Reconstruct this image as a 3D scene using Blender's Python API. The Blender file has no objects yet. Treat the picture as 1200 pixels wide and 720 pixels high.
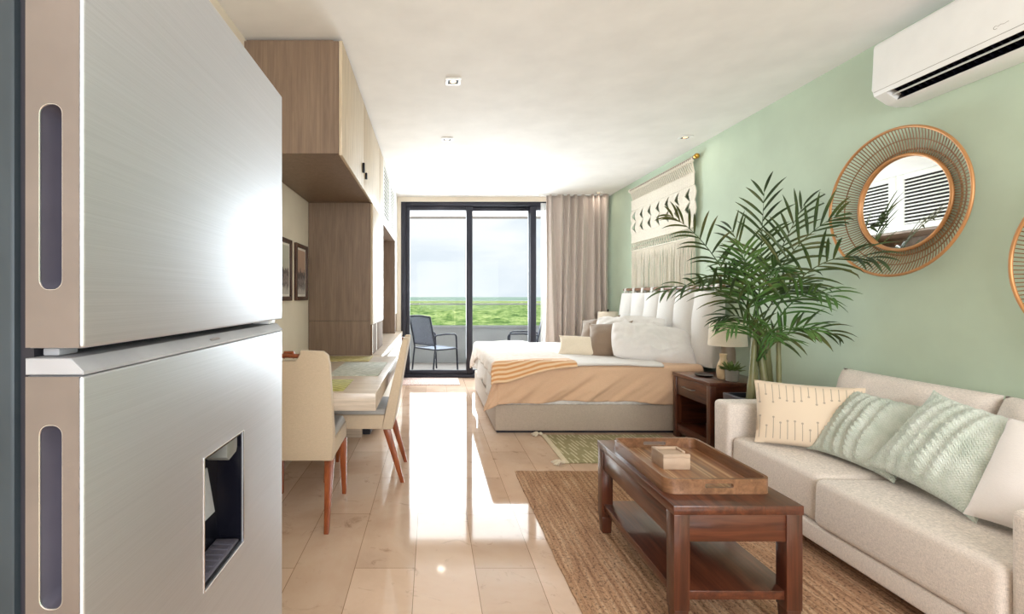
import bpy, bmesh, math, random
from mathutils import Vector, Matrix, noise

random.seed(7)
SC = bpy.context.scene
COL = SC.collection
PI = math.pi

# ------------------------------------------------------------------ materials
def lin(c):
    out = []
    for v in c[:3]:
        v = v / 255.0
        out.append(v / 12.92 if v <= 0.04045 else ((v + 0.055) / 1.055) ** 2.4)
    return (out[0], out[1], out[2], 1.0)

class Mat:
    """small wrapper around a Principled node tree"""
    def __init__(self, name, col, rough=0.5, metal=0.0, ior=1.45, coat=0.0, sheen=0.0, trans=0.0):
        m = bpy.data.materials.new(name)
        m.use_nodes = True
        self.m = m
        self.nt = m.node_tree
        self.b = self.nt.nodes['Principled BSDF']
        self.b.inputs['Base Color'].default_value = lin(col)
        self.b.inputs['Roughness'].default_value = rough
        self.b.inputs['Metallic'].default_value = metal
        self.b.inputs['IOR'].default_value = ior
        self.b.inputs['Coat Weight'].default_value = coat
        self.b.inputs['Sheen Weight'].default_value = sheen
        self.b.inputs['Transmission Weight'].default_value = trans
        self._tc = None
    def N(self, t, **kw):
        n = self.nt.nodes.new(t)
        for k, v in kw.items():
            setattr(n, k, v)
        return n
    def L(self, a, b):
        self.nt.links.new(a, b)
    def coord(self, scale=(1, 1, 1), rot=(0, 0, 0), loc=(0, 0, 0), kind='Object'):
        if self._tc is None:
            self._tc = self.N('ShaderNodeTexCoord')
        mp = self.N('ShaderNodeMapping')
        mp.inputs['Scale'].default_value = scale
        mp.inputs['Rotation'].default_value = rot
        mp.inputs['Location'].default_value = loc
        self.L(self._tc.outputs[kind], mp.inputs['Vector'])
        return mp.outputs['Vector']
    def noise(self, vec, scale=5, detail=4, rough=0.55, dist=0.0):
        n = self.N('ShaderNodeTexNoise')
        n.inputs['Scale'].default_value = scale
        n.inputs['Detail'].default_value = detail
        n.inputs['Roughness'].default_value = rough
        n.inputs['Distortion'].default_value = dist
        self.L(vec, n.inputs['Vector'])
        return n.outputs['Fac']
    def ramp(self, fac, stops, interp='LINEAR'):
        r = self.N('ShaderNodeValToRGB')
        cr = r.color_ramp
        cr.interpolation = interp
        while len(cr.elements) < len(stops):
            cr.elements.new(0.5)
        for e, (p, c) in zip(cr.elements, stops):
            e.position = p
            e.color = lin(c)
        self.L(fac, r.inputs['Fac'])
        return r.outputs['Color']
    def mix(self, fac, a, b, mode='MIX'):
        n = self.N('ShaderNodeMix', data_type='RGBA', blend_type=mode)
        for s, v in ((n.inputs[0], fac), (n.inputs[6], a), (n.inputs[7], b)):
            if isinstance(v, (int, float)):
                s.default_value = v
            elif isinstance(v, tuple):
                s.default_value = lin(v)
            else:
                self.L(v, s)
        return n.outputs[2]
    def math(self, op, a, b=0.0, c=0.0):
        n = self.N('ShaderNodeMath', operation=op)
        for s, v in zip(n.inputs, (a, b, c)):
            if isinstance(v, (int, float)):
                s.default_value = v
            else:
                self.L(v, s)
        return n.outputs[0]
    def xyz(self, vec):
        n = self.N('ShaderNodeSeparateXYZ')
        self.L(vec, n.inputs[0])
        return n.outputs
    def color(self, c):
        self.L(c, self.b.inputs['Base Color'])
    def bump(self, h, strength=0.3, dist=0.002):
        n = self.N('ShaderNodeBump')
        n.inputs['Strength'].default_value = strength
        n.inputs['Distance'].default_value = dist
        self.L(h, n.inputs['Height'])
        self.L(n.outputs['Normal'], self.b.inputs['Normal'])

def plain(name, col, rough=0.5, metal=0.0, var=0.06, vscale=8.0, **kw):
    a = Mat(name, col, rough, metal, **kw)
    f = a.noise(a.coord(), vscale, 3)
    lo = tuple(max(0, c * (1 - var)) for c in col)
    hi = tuple(min(255, c * (1 + var)) for c in col)
    a.color(a.ramp(f, [(0.3, lo), (0.7, hi)]))
    return a.m

def wood(name, c_dark, c_mid, c_light, axis='x', rough=0.4, coat=0.0, grain=1.0):
    a = Mat(name, c_mid, rough, coat=coat)
    a.b.inputs['Coat Roughness'].default_value = 0.15
    s = {'x': (1.2, 14, 14), 'y': (14, 1.2, 14), 'z': (14, 14, 1.2)}[axis]
    v = a.coord(tuple(k * grain for k in s))
    f = a.noise(v, 2.0, 6, 0.6, 0.8)
    s2 = {'x': (3, 120, 120), 'y': (120, 3, 120), 'z': (120, 120, 3)}[axis]
    f2 = a.noise(a.coord(s2), 1.0, 3, 0.6)
    base = a.ramp(f, [(0.28, c_dark), (0.5, c_mid), (0.74, c_light)])
    fine = a.ramp(f2, [(0.3, (205, 205, 205)), (0.6, (255, 255, 255))])
    a.color(a.mix(0.55, base, fine, 'MULTIPLY'))
    a.bump(f2, 0.12, 0.001)
    return a.m

def fabric(name, col, rough=0.9, var=0.10, scale=1.0, bump=0.35, sheen=0.2, wrinkle=0.0):
    a = Mat(name, col, rough, sheen=sheen)
    fx = a.noise(a.coord((60 * scale, 60 * scale, 700 * scale)), 1.0, 3)
    fy = a.noise(a.coord((700 * scale, 700 * scale, 60 * scale)), 1.0, 3)
    f = a.math('MULTIPLY', a.math('ADD', fx, fy), 0.5)
    lo = tuple(c * (1 - var) for c in col)
    hi = tuple(min(255, c * (1 + var * 0.6)) for c in col)
    a.color(a.ramp(f, [(0.36, lo), (0.64, hi)]))
    h = f
    if wrinkle:
        w = a.noise(a.coord(), 9, 4, 0.5, 0.7)
        h = a.math('ADD', f, a.math('MULTIPLY', w, wrinkle))
    a.bump(h, bump, 0.003)
    return a.m

M = {}
# setting
def floor_mat():
    a = Mat('polished_marble', (205, 186, 165), 0.055, ior=1.38)
    v = a.coord()
    clouds = a.noise(v, 1.3, 6, 0.6, 0.4)
    veins = a.noise(v, 5.0, 9, 0.7, 1.6)
    c = a.ramp(clouds, [(0.25, (196, 164, 140)), (0.5, (218, 188, 165)), (0.75, (230, 208, 190))])
    c2 = a.ramp(veins, [(0.30, (140, 106, 80)), (0.42, (255, 255, 255)), (1.0, (255, 255, 255))])
    c = a.mix(0.45, c, c2, 'MULTIPLY')
    br = a.N('ShaderNodeTexBrick')
    br.offset = 0.5
    br.inputs['Color1'].default_value = (1, 1, 1, 1)
    br.inputs['Color2'].default_value = (0.82, 0.80, 0.78, 1)
    br.inputs['Mortar'].default_value = (0.42, 0.36, 0.30, 1)
    br.inputs['Scale'].default_value = 1.0
    br.inputs['Mortar Size'].default_value = 0.0016
    br.inputs['Mortar Smooth'].default_value = 0.1
    br.inputs['Brick Width'].default_value = 1.1
    br.inputs['Row Height'].default_value = 0.277
    a.L(a.coord(rot=(0, 0, PI / 2), loc=(0.0, 0.078, 0)), br.inputs['Vector'])
    a.color(a.mix(1.0, c, br.outputs['Color'], 'MULTIPLY'))
    return a.m
M['floor'] = floor_mat()
def wall_mat(name, col, var=0.02):
    a = Mat(name, col, 0.75)
    f = a.noise(a.coord(), 3, 4)
    a.color(a.ramp(f, [(0.3, tuple(c * (1 - var) for c in col)), (0.7, tuple(min(255, c * (1 + var)) for c in col))]))
    a.bump(a.noise(a.coord(), 160, 2), 0.05, 0.001)
    return a.m
M['green_wall'] = wall_mat('sage_green_paint', (191, 207, 185))
M['cream_wall'] = wall_mat('warm_cream_paint', (234, 222, 204))
M['ceiling'] = wall_mat('warm_white_ceiling_paint', (246, 243, 240))
M['stucco'] = wall_mat('balcony_stucco', (168, 170, 172), 0.03)
M['soffit'] = wall_mat('balcony_soffit_paint', (176, 164, 154), 0.03)
M['balcony_tile'] = plain('balcony_floor_tile', (150, 143, 138), 0.5)
M['black_alu'] = plain('dark_anodised_aluminium', (38, 38, 48), 0.4, 0.3)
def glass_mat(name, refl=0.05, tint=(250, 252, 252)):
    m = bpy.data.materials.new(name)
    m.use_nodes = True
    nt = m.node_tree
    nt.nodes.remove(nt.nodes['Principled BSDF'])
    out = nt.nodes['Material Output']
    t = nt.nodes.new('ShaderNodeBsdfTransparent')
    t.inputs[0].default_value = lin(tint)
    g = nt.nodes.new('ShaderNodeBsdfGlossy')
    g.inputs['Roughness'].default_value = 0.01
    fr = nt.nodes.new('ShaderNodeLayerWeight')
    fr.inputs['Blend'].default_value = 0.12
    mx = nt.nodes.new('ShaderNodeMixShader')
    mul = nt.nodes.new('ShaderNodeMath')
    mul.operation = 'MULTIPLY'
    mul.inputs[1].default_value = 0.6
    nt.links.new(fr.outputs['Fresnel'], mul.inputs[0])
    nt.links.new(mul.outputs[0], mx.inputs[0])
    nt.links.new(t.outputs[0], mx.inputs[1])
    nt.links.new(g.outputs[0], mx.inputs[2])
    nt.links.new(mx.outputs[0], out.inputs[0])
    return m
M['glass'] = glass_mat('clear_window_glass')
M['rail_glass'] = glass_mat('balustrade_glass', tint=(240, 246, 242))
def jungle_mat():
    a = Mat('jungle_canopy', (130, 165, 70), 0.9)
    v = a.coord()
    big = a.noise(v, 0.012, 6, 0.6)
    small = a.noise(a.coord((1, 0.35, 1)), 0.085, 8, 0.7)
    c1 = a.ramp(small, [(0.36, (96, 130, 62)), (0.48, (166, 190, 106)), (0.60, (226, 232, 156))])
    c2 = a.ramp(big, [(0.35, (190, 206, 190)), (0.65, (255, 255, 255))])
    a.color(a.mix(0.8, c1, c2, 'MULTIPLY'))
    return a.m
M['jungle'] = jungle_mat()
M['hazed_forest'] = plain('distant_forest_painted_haze', (150, 176, 160), 0.95, var=0.12, vscale=0.004)  # distance haze is painted into this pale forest colour
# wood
M['oak_grey'] = wood('grey_brown_oak_veneer', (116, 94, 76), (128, 105, 86), (138, 115, 95), 'z', 0.45)
M['oak_grey_y'] = wood('grey_brown_oak_underside', (116, 94, 76), (128, 105, 86), (138, 115, 95), 'y', 0.45)
M['oak_matt'] = wood('matt_brown_oak', (104, 82, 64), (122, 98, 78), (136, 112, 90), 'z', 0.85)
M['oak_pale'] = wood('pale_oak_door_veneer', (186, 164, 136), (203, 183, 156), (216, 198, 172), 'z', 0.42, 0.0)
M['oak_desk'] = wood('pale_washed_oak_desk', (186, 166, 146), (208, 190, 172), (222, 206, 190), 'x', 0.3, 0.2)
M['walnut_y'] = wood('dark_reddish_brown_wood_long', (58, 30, 22), (88, 47, 32), (114, 64, 42), 'y', 0.28, 0.5)
M['walnut_x'] = wood('dark_reddish_brown_wood_cross', (58, 30, 22), (88, 47, 32), (114, 64, 42), 'x', 0.28, 0.5)
M['walnut_z'] = wood('dark_reddish_brown_wood_upright', (58, 30, 22), (88, 47, 32), (114, 64, 42), 'z', 0.28, 0.5)
M['chair_wood'] = wood('red_brown_chair_leg_wood', (110, 52, 26), (146, 74, 38), (170, 94, 52), 'z', 0.35, 0.3)
def tray_mat():
    a = Mat('striped_acacia_tray', (170, 120, 76), 0.35, coat=0.25)
    v = a.coord()
    st = a.noise(a.coord((26, 0.2, 0.2)), 1.0, 1, 0.4)
    gr = a.noise(a.coord((90, 3, 90)), 1.0, 4, 0.6, 0.5)
    c = a.ramp(st, [(0.32, (118, 78, 52)), (0.45, (146, 100, 68)), (0.54, (170, 124, 88)), (0.62, (206, 172, 134)), (0.70, (152, 106, 72))])
    g = a.ramp(gr, [(0.3, (190, 180, 170)), (0.65, (255, 255, 255))])
    a.color(a.mix(0.6, c, g, 'MULTIPLY'))
    return a.m
M['tray'] = tray_mat()
M['tray_rim'] = wood('brown_acacia_rim', (104, 70, 48), (132, 92, 64), (156, 114, 84), 'y', 0.35, 0.25)
M['box_card'] = plain('beige_card_box', (188, 162, 140), 0.6)
# metal, plastics
def brushed():
    a = Mat('brushed_stainless_steel', (188, 190, 194), 0.50, 1.0)
    f = a.noise(a.coord((4, 4, 900)), 1.0, 3)
    a.color(a.ramp(f, [(0.3, (196, 198, 204)), (0.7, (205, 207, 213))]))
    a.bump(f, 0.008, 0.0003)
    return a.m
M['steel'] = brushed()
M['steel_side'] = plain('satin_steel_door_edge', (138, 130, 128), 0.40, 0.9, var=0.04)
M['steel_trim'] = plain('bright_steel_trim', (226, 226, 228), 0.25, 1.0, var=0.02)
M['rail_metal'] = plain('satin_rail_metal', (170, 172, 176), 0.5, 0.6)
M['fridge_body'] = plain('grey_green_fridge_cabinet_paint', (52, 60, 66), 0.4, 0.3)
M['gasket'] = plain('dark_rubber_gasket', (34, 32, 40), 0.6)
M['recess_grey'] = plain('dark_grey_recess_plastic', (104, 100, 112), 0.35, 0.2)
M['gap_dark'] = plain('dark_louvre_gap_shade', (44, 40, 38), 1.0, ior=1.05)  # dark colour for the shade in the louvre gaps
M['black_plastic'] = plain('glossy_black_plastic', (16, 16, 24), 0.2)
M['pale_plastic'] = plain('pale_grey_plastic', (222, 222, 224), 0.35)
M['cap_grey'] = plain('light_grey_door_cap', (156, 156, 160), 0.5)
M['paddle'] = plain('grey_translucent_lever', (112, 112, 108), 0.3)
M['white_plastic'] = plain('white_appliance_plastic', (244, 244, 242), 0.3, var=0.01)
M['white_lacquer'] = plain('white_lacquer', (232, 229, 222), 0.55, var=0.01)
M['black_metal'] = plain('black_metal', (24, 24, 28), 0.4, 0.4)
M['chair_frame'] = plain('charcoal_powder_coat', (44, 46, 58), 0.4, 0.3)
M['steel_handle'] = plain('brushed_drawer_handle', (150, 146, 142), 0.3, 1.0)
def sling_mat():
    a = Mat('grey_mesh_sling', (120, 128, 146), 0.7)
    f = a.noise(a.coord(), 220, 2)
    a.color(a.ramp(f, [(0.35, (88, 94, 110)), (0.65, (150, 158, 176))]))
    a.b.inputs['Alpha'].default_value = 0.86
    return a.m
M['sling'] = sling_mat()
M['mirror'] = Mat('mirror_glass', (238, 240, 238), 0.015, 1.0).m
M['rattan'] = plain('copper_toned_rattan', (196, 142, 92), 0.35, 0.35)
M['rattan_dark'] = plain('brown_rattan_spokes', (140, 104, 66), 0.45, 0.1)
M['brass'] = plain('brass_finial', (196, 150, 70), 0.3, 1.0)
# fabrics
M['sofa'] = fabric('oatmeal_linen_upholstery', (228, 216, 206), var=0.16, scale=1.5, bump=0.35)
M['chair_fabric'] = fabric('beige_chair_upholstery', (206, 184, 158), var=0.05, bump=0.2)
M['seat_fabric'] = fabric('grey_seat_upholstery', (168, 164, 160), 0.55, var=0.06, bump=0.2)
M['bed_base'] = fabric('greige_bed_upholstery', (190, 174, 158), var=0.08)
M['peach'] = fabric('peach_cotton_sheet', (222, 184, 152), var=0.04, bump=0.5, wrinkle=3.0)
M['white_linen'] = fabric('window_lit_cover_white', (234, 229, 225), var=0.02, bump=0.6, wrinkle=2.0)
M['headboard'] = fabric('white_canvas_headboard', (228, 224, 219), var=0.03)
M['taupe'] = fabric('taupe_velvet_cushion', (142, 120, 100), var=0.08, sheen=0.5)
M['cream'] = fabric('cream_textured_cushion', (236, 222, 200), var=0.06, bump=0.6)
M['white_pillow'] = fabric('white_cotton_throw_pillow', (242, 234, 230), var=0.02)
M['curtain'] = fabric('taupe_curtain_cloth', (196, 182, 172), var=0.05, sheen=0.3)
M['macrame'] = fabric('natural_cotton_cord', (236, 228, 212), var=0.08, scale=0.6, bump=0.5)
def sheer_mat():
    a = Mat('white_sheer_voile', (250, 250, 250), 0.9)
    a.b.inputs['Alpha'].default_value = 0.6
    return a.m
M['sheer'] = sheer_mat()
M['shade'] = fabric('cream_lampshade_linen', (240, 228, 208), var=0.04)
M['taupe_ceramic'] = plain('taupe_lamp_base', (150, 134, 116), 0.4)
M['stone'] = plain('cream_stoneware', (216, 190, 152), 0.4)
M['cement'] = plain('grey_cement_pot', (150, 146, 138), 0.8)
M['black_pot'] = plain('dark_slate_planter', (46, 46, 58), 0.3)
M['soil'] = plain('potting_soil', (56, 42, 32), 0.95, var=0.3, vscale=60)
def leaf_mat(name, c1, c2, c3):
    a = Mat(name, c1, 0.38)
    f = a.noise(a.coord(), 3.5, 4)
    a.color(a.ramp(f, [(0.3, c1), (0.5, c2), (0.72, c3)]))
    return a.m
M['leaf'] = leaf_mat('palm_leaf_green', (40, 56, 36), (64, 86, 46), (112, 108, 62))
M['leaf_young'] = leaf_mat('young_palm_leaf_green', (46, 80, 42), (74, 114, 54), (116, 144, 80))
M['cane'] = leaf_mat('palm_cane_green', (96, 100, 64), (122, 122, 82), (150, 140, 104))
M['succulent'] = leaf_mat('succulent_green', (60, 78, 40), (96, 116, 60), (150, 150, 90))
def jute_mat():
    a = Mat('braided_jute', (170, 126, 86), 0.95)
    v = a.coord()
    wave = a.N('ShaderNodeTexWave', wave_type='BANDS', bands_direction='X')
    wave.inputs['Scale'].default_value = 9.0
    wave.inputs['Distortion'].default_value = 1.2
    wave.inputs['Detail'].default_value = 2
    a.L(v, wave.inputs['Vector'])
    streak = a.noise(a.coord((60, 3, 10)), 1.0, 4)
    speck = a.noise(a.coord((1, 0.7, 1)), 95, 5, 0.8)
    c = a.ramp(streak, [(0.28, (158, 114, 84)), (0.5, (196, 152, 116)), (0.7, (220, 184, 150))])
    s = a.ramp(speck, [(0.38, (70, 40, 26)), (0.49, (255, 255, 255))])
    c = a.mix(0.8, c, s, 'MULTIPLY')
    w = a.ramp(wave.outputs['Fac'], [(0.0, (176, 160, 150)), (0.3, (255, 255, 255))])
    a.color(a.mix(0.35, c, w, 'MULTIPLY'))
    h = a.math('ADD', a.math('MULTIPLY', wave.outputs['Fac'], 0.5), speck)
    a.bump(h, 0.9, 0.008)
    return a.m
M['jute'] = jute_mat()
def green_rug_mat():
    a = Mat('sage_dashed_rug', (168, 164, 118), 0.95)
    v = a.coord()
    c = a.xyz(v)
    xs = a.math('MULTIPLY', a.math('ADD', c[0], a.math('MULTIPLY', c[1], 0.10)), 30.0)
    row = a.math('FLOOR', xs)
    fr = a.math('FRACT', xs)
    rnd = a.math('FRACT', a.math('MULTIPLY', a.math('SINE', a.math('MULTIPLY', row, 12.9898)), 4375.85))
    yy = a.math('FRACT', a.math('ADD', a.math('MULTIPLY', c[1], 3.6), rnd))
    dash = a.math('MULTIPLY', a.math('LESS_THAN', fr, 0.40), a.math('LESS_THAN', yy, 0.62))
    base = a.mix(a.math('MULTIPLY', dash, 0.9), (172, 163, 126), (226, 217, 186))
    n = a.noise(v, 90, 3)
    a.color(a.mix(0.5, base, a.ramp(n, [(0.3, (200, 196, 180)), (0.7, (255, 255, 255))]), 'MULTIPLY'))
    a.bump(n, 0.6, 0.004)
    return a.m
M['green_rug'] = green_rug_mat()
M['cream_band'] = fabric('cream_rug_border', (226, 212, 182), var=0.08)
def mat_rug():
    a = Mat('faded_pink_woven_mat', (206, 184, 176), 0.95)
    f = a.noise(a.coord((60, 30, 1)), 1.0, 3)
    a.color(a.ramp(f, [(0.38, (176, 136, 128)), (0.55, (214, 194, 186)), (0.7, (226, 214, 206))]))
    return a.m
M['bath_mat'] = mat_rug()
def placemat(name, c1, c2):
    a = Mat(name, c1, 0.8)
    x = a.xyz(a.coord((110, 110, 1)))
    s = a.math('MULTIPLY', a.math('SINE', x[0]), a.math('SINE', x[1]))
    n = a.noise(a.coord(), 25, 3)
    f = a.math('ADD', a.math('MULTIPLY', s, 0.2), n)
    a.color(a.ramp(f, [(0.35, c1), (0.65, c2)]))
    a.bump(s, 0.4, 0.002)
    return a.m
M['mat_grey'] = placemat('grey_woven_placemat', (166, 170, 156), (206, 206, 196))
M['mat_olive'] = placemat('olive_woven_placemat', (150, 142, 70), (190, 182, 112))
M['mat_sand'] = placemat('sand_woven_placemat', (168, 154, 96), (196, 184, 134))
def print_mat(name, sky, seed):
    a = Mat(name, sky, 0.4)
    uv = a.xyz(a.coord(kind='UV'))
    n = a.noise(a.coord((3, 3, 1), loc=(seed, 0, 0), kind='UV'), 2.0, 6, 0.65)
    t = a.math('ADD', uv[1], a.math('MULTIPLY', a.math('SUBTRACT', n, 0.5), 0.55))
    a.color(a.ramp(t, [(0.08, (196, 188, 182)), (0.22, (92, 84, 84)), (0.30, (150, 140, 136)),
                       (0.40, (66, 58, 60)), (0.50, (104, 90, 88)), (0.53, sky), (1.0, tuple(c * 1.05 for c in sky))]))
    return a.m
M['print_a'] = print_mat('sepia_landscape_print', (186, 154, 134), 0.0)
M['print_b'] = print_mat('grey_landscape_print', (192, 190, 176), 3.7)
M['frame_wood'] = wood('dark_walnut_frame', (54, 34, 26), (78, 52, 40), (96, 66, 50), 'z', 0.4)
M['paper'] = plain('white_mount_board', (236, 230, 222), 0.7, var=0.02)
def arrows_mat():
    a = Mat('sand_linen_with_grey_arrows', (226, 202, 172), 0.9, sheen=0.2)
    uv = a.xyz(a.coord(kind='UV'))
    u = a.math('MULTIPLY', uv[0], 15.0)
    cell = a.math('FLOOR', u)
    fr = a.math('SUBTRACT', a.math('FRACT', u), 0.5)
    # per column random stem ends
    rnd = a.math('FRACT', a.math('MULTIPLY', a.math('SINE', a.math('MULTIPLY', cell, 12.9898)), 43758.5))
    def stems(lo, hi, headlow):
        end = a.math('ADD', lo, a.math('MULTIPLY', rnd, 0.14)) if headlow else a.math('SUBTRACT', hi, a.math('MULTIPLY', rnd, 0.16))
        stem = a.math('LESS_THAN', a.math('ABSOLUTE', fr), 0.06)
        if headlow:
            inside = a.math('MULTIPLY', a.math('GREATER_THAN', uv[1], end), a.math('LESS_THAN', uv[1], hi))
        else:
            inside = a.math('MULTIPLY', a.math('LESS_THAN', uv[1], end), a.math('GREATER_THAN', uv[1], lo))
        d = a.math('SQRT', a.math('ADD', a.math('POWER', a.math('MULTIPLY', fr, 1.0), 2.0),
                                  a.math('POWER', a.math('MULTIPLY', a.math('SUBTRACT', uv[1], end), 11.0), 2.0)))
        head = a.math('LESS_THAN', d, 0.17)
        return a.math('MAXIMUM', a.math('MULTIPLY', stem, inside), head)
    f = a.math('MAXIMUM', stems(0.64, 0.95, True), stems(0.08, 0.42, False))
    w = a.noise(a.coord((200, 200, 200)), 1.0, 3)
    f = a.math('MULTIPLY', f, 0.62)
    a.color(a.mix(f, (228, 208, 184), (136, 124, 112)))
    a.bump(w, 0.3, 0.002)
    return a.m
M['arrows'] = arrows_mat()
def knit_mat():
    a = Mat('pale_sage_cable_knit', (198, 210, 196), 0.95, sheen=0.3)
    uv = a.xyz(a.coord(kind='UV'))
    z = a.math('MULTIPLY', uv[1], 230.0)
    tri = a.math('ABSOLUTE', a.math('SUBTRACT', a.math('FRACT', a.math('MULTIPLY', uv[0], 30.0)), 0.5))
    s = a.math('SINE', a.math('ADD', z, a.math('MULTIPLY', tri, 9.0)))
    n = a.noise(a.coord(), 14, 3)
    f = a.math('ADD', a.math('MULTIPLY', s, 0.07), n)
    a.color(a.ramp(f, [(0.30, (192, 203, 190)), (0.55, (212, 219, 208)), (0.75, (224, 230, 222))]))
    a.bump(s, 0.5, 0.003)
    return a.m
M['knit'] = knit_mat()
def throw_mat():
    a = Mat('cream_throw_with_apricot_stripes', (244, 234, 224), 0.95, sheen=0.3)
    uv = a.xyz(a.coord(kind='UV'))
    s = a.math('SINE', a.math('MULTIPLY', uv[1], 2 * PI * 52))
    band = a.math('LESS_THAN', uv[1], 0.105)
    st = a.ramp(a.math('ADD', a.math('MULTIPLY', s, 0.5), 0.5), [(0.2, (214, 152, 98)), (0.75, (240, 206, 168))])
    n = a.noise(a.coord(), 30, 3)
    body = a.ramp(n, [(0.3, (224, 208, 194)), (0.7, (240, 230, 220))])
    a.color(a.mix(band, body, st))
    h = a.math('ADD', a.math('MULTIPLY', a.noise(a.coord(), 12, 4, 0.6, 0.6), 2.0), a.math('MULTIPLY', s, 0.3))
    a.bump(h, 0.5, 0.006)
    return a.m
M['throw'] = throw_mat()
def emit_mat(name, col, s):
    a = Mat(name, col, 0.4)
    a.b.inputs['Emission Color'].default_value = lin(col)
    a.b.inputs['Emission Strength'].default_value = s
    return a.m
M['led'] = emit_mat('warm_downlight_lens', (255, 214, 170), 1.0)

# ------------------------------------------------------------------ mesh builder
class MB:
    def __init__(self):
        self.bm = bmesh.new()
        self.uv = None
    def _bevel(self, verts, bevel, seg):
        if bevel <= 0:
            return
        vs = set(verts)
        edges = [e for e in self.bm.edges if e.verts[0] in vs and e.verts[1] in vs]
        bmesh.ops.bevel(self.bm, geom=edges, offset=bevel, segments=seg, profile=0.5, affect='EDGES', clamp_overlap=True)
    def hexa(self, p, bevel=0.003, seg=2):
        """8 points: bottom loop (4) then top loop (4)"""
        v = [self.bm.verts.new(q) for q in p]
        for f in ((3, 2, 1, 0), (4, 5, 6, 7), (0, 1, 5, 4), (1, 2, 6, 5), (2, 3, 7, 6), (3, 0, 4, 7)):
            self.bm.faces.new([v[i] for i in f])
        self._bevel(v, bevel, seg)
        return self
    def box(self, x0, x1, y0, y1, z0, z1, bevel=0.003, seg=2):
        return self.hexa([(x0, y0, z0), (x1, y0, z0), (x1, y1, z0), (x0, y1, z0),
                          (x0, y0, z1), (x1, y0, z1), (x1, y1, z1), (x0, y1, z1)], bevel, seg)
    def taper(self, cx, cy, z0, w0, d0, cx1, cy1, z1, w1, d1, bevel=0.004, seg=2):
        lo = [(cx + sx * w0 / 2, cy + sy * d0 / 2, z0) for sx, sy in ((-1, -1), (1, -1), (1, 1), (-1, 1))]
        hi = [(cx1 + sx * w1 / 2, cy1 + sy * d1 / 2, z1) for sx, sy in ((-1, -1), (1, -1), (1, 1), (-1, 1))]
        return self.hexa(lo + hi, bevel, seg)
    def prism(self, pts, f0, f1, bevel=0.0, seg=2):
        """polygon pts (a,b); f0/f1 map (a,b) to the two end positions"""
        n = len(pts)
        a = [self.bm.verts.new(f0(*p)) for p in pts]
        b = [self.bm.verts.new(f1(*p)) for p in pts]
        self.bm.faces.new(a[::-1])
        self.bm.faces.new(b)
        for i in range(n):
            j = (i + 1) % n
            self.bm.faces.new([a[i], a[j], b[j], b[i]])
        if bevel:
            vs = set(a + b)
            sa, sb = set(a), set(b)
            edges = [e for e in self.bm.edges if (e.verts[0] in sa and e.verts[1] in sa) or (e.verts[0] in sb and e.verts[1] in sb)]
            bmesh.ops.bevel(self.bm, geom=edges, offset=bevel, segments=seg, profile=0.5, affect='EDGES', clamp_overlap=True)
        return self
    def tube(self, path, r, n=8, closed=False, caps=True, flat=1.0):
        path = [Vector(p) for p in path]
        m = len(path)
        rad = r if isinstance(r, (list, tuple)) else [r] * m
        tan = []
        for i in range(m):
            if closed:
                t = path[(i + 1) % m] - path[i - 1]
            else:
                t = path[min(i + 1, m - 1)] - path[max(i - 1, 0)]
            tan.append(t.normalized())
        ref = Vector((0, 0, 1)) if abs(tan[0].z) < 0.9 else Vector((1, 0, 0))
        nrm = (ref - tan[0] * ref.dot(tan[0])).normalized()
        rings = []
        for i in range(m):
            t = tan[i]
            nrm = (nrm - t * nrm.dot(t))
            nrm = nrm.normalized() if nrm.length > 1e-6 else t.orthogonal().normalized()
            bi = t.cross(nrm)
            rings.append([self.bm.verts.new(path[i] + (nrm * math.cos(2 * PI * k / n) * flat + bi * math.sin(2 * PI * k / n)) * rad[i]) for k in range(n)])
        rng = range(m) if closed else range(m - 1)
        for i in rng:
            a, b = rings[i], rings[(i + 1) % m]
            for k in range(n):
                self.bm.faces.new([a[k], a[(k + 1) % n], b[(k + 1) % n], b[k]])
        if caps and not closed:
            self.bm.faces.new(rings[0][::-1])
            self.bm.faces.new(rings[-1])
        return self
    def lathe(self, prof, c=(0, 0, 0), n=32, cap=True):
        rings = []
        for r, z in prof:
            rings.append([self.bm.verts.new((c[0] + r * math.cos(2 * PI * k / n), c[1] + r * math.sin(2 * PI * k / n), c[2] + z)) for k in range(n)])
        for a, b in zip(rings, rings[1:]):
            for k in range(n):
                self.bm.faces.new([a[k], a[(k + 1) % n], b[(k + 1) % n], b[k]])
        if cap:
            self.bm.faces.new(rings[0][::-1])
            self.bm.faces.new(rings[-1])
        return self
    def grid(self, fn, nu, nv, keep=None, closed_u=False):
        if self.uv is None:
            self.uv = self.bm.loops.layers.uv.new('UVMap')
        vs = [[self.bm.verts.new(fn(i / nu, j / nv)) for j in range(nv + 1)] for i in range(nu + 1)]
        for i in range(nu):
            for j in range(nv):
                if keep and not keep((i + 0.5) / nu, (j + 0.5) / nv):
                    continue
                f = self.bm.faces.new([vs[i][j], vs[i + 1][j], vs[i + 1][j + 1], vs[i][j + 1]])
                for l, (a, b) in zip(f.loops, ((i, j), (i + 1, j), (i + 1, j + 1), (i, j + 1))):
                    l[self.uv].uv = (a / nu, b / nv)
        return self
    def weld(self, d=1e-5):
        bmesh.ops.remove_doubles(self.bm, verts=self.bm.verts, dist=d)
        return self
    def xform(self, m):
        bmesh.ops.transform(self.bm, matrix=m, verts=self.bm.verts)
        return self

BASE = {}          # object name -> world offset of its local frame

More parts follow.
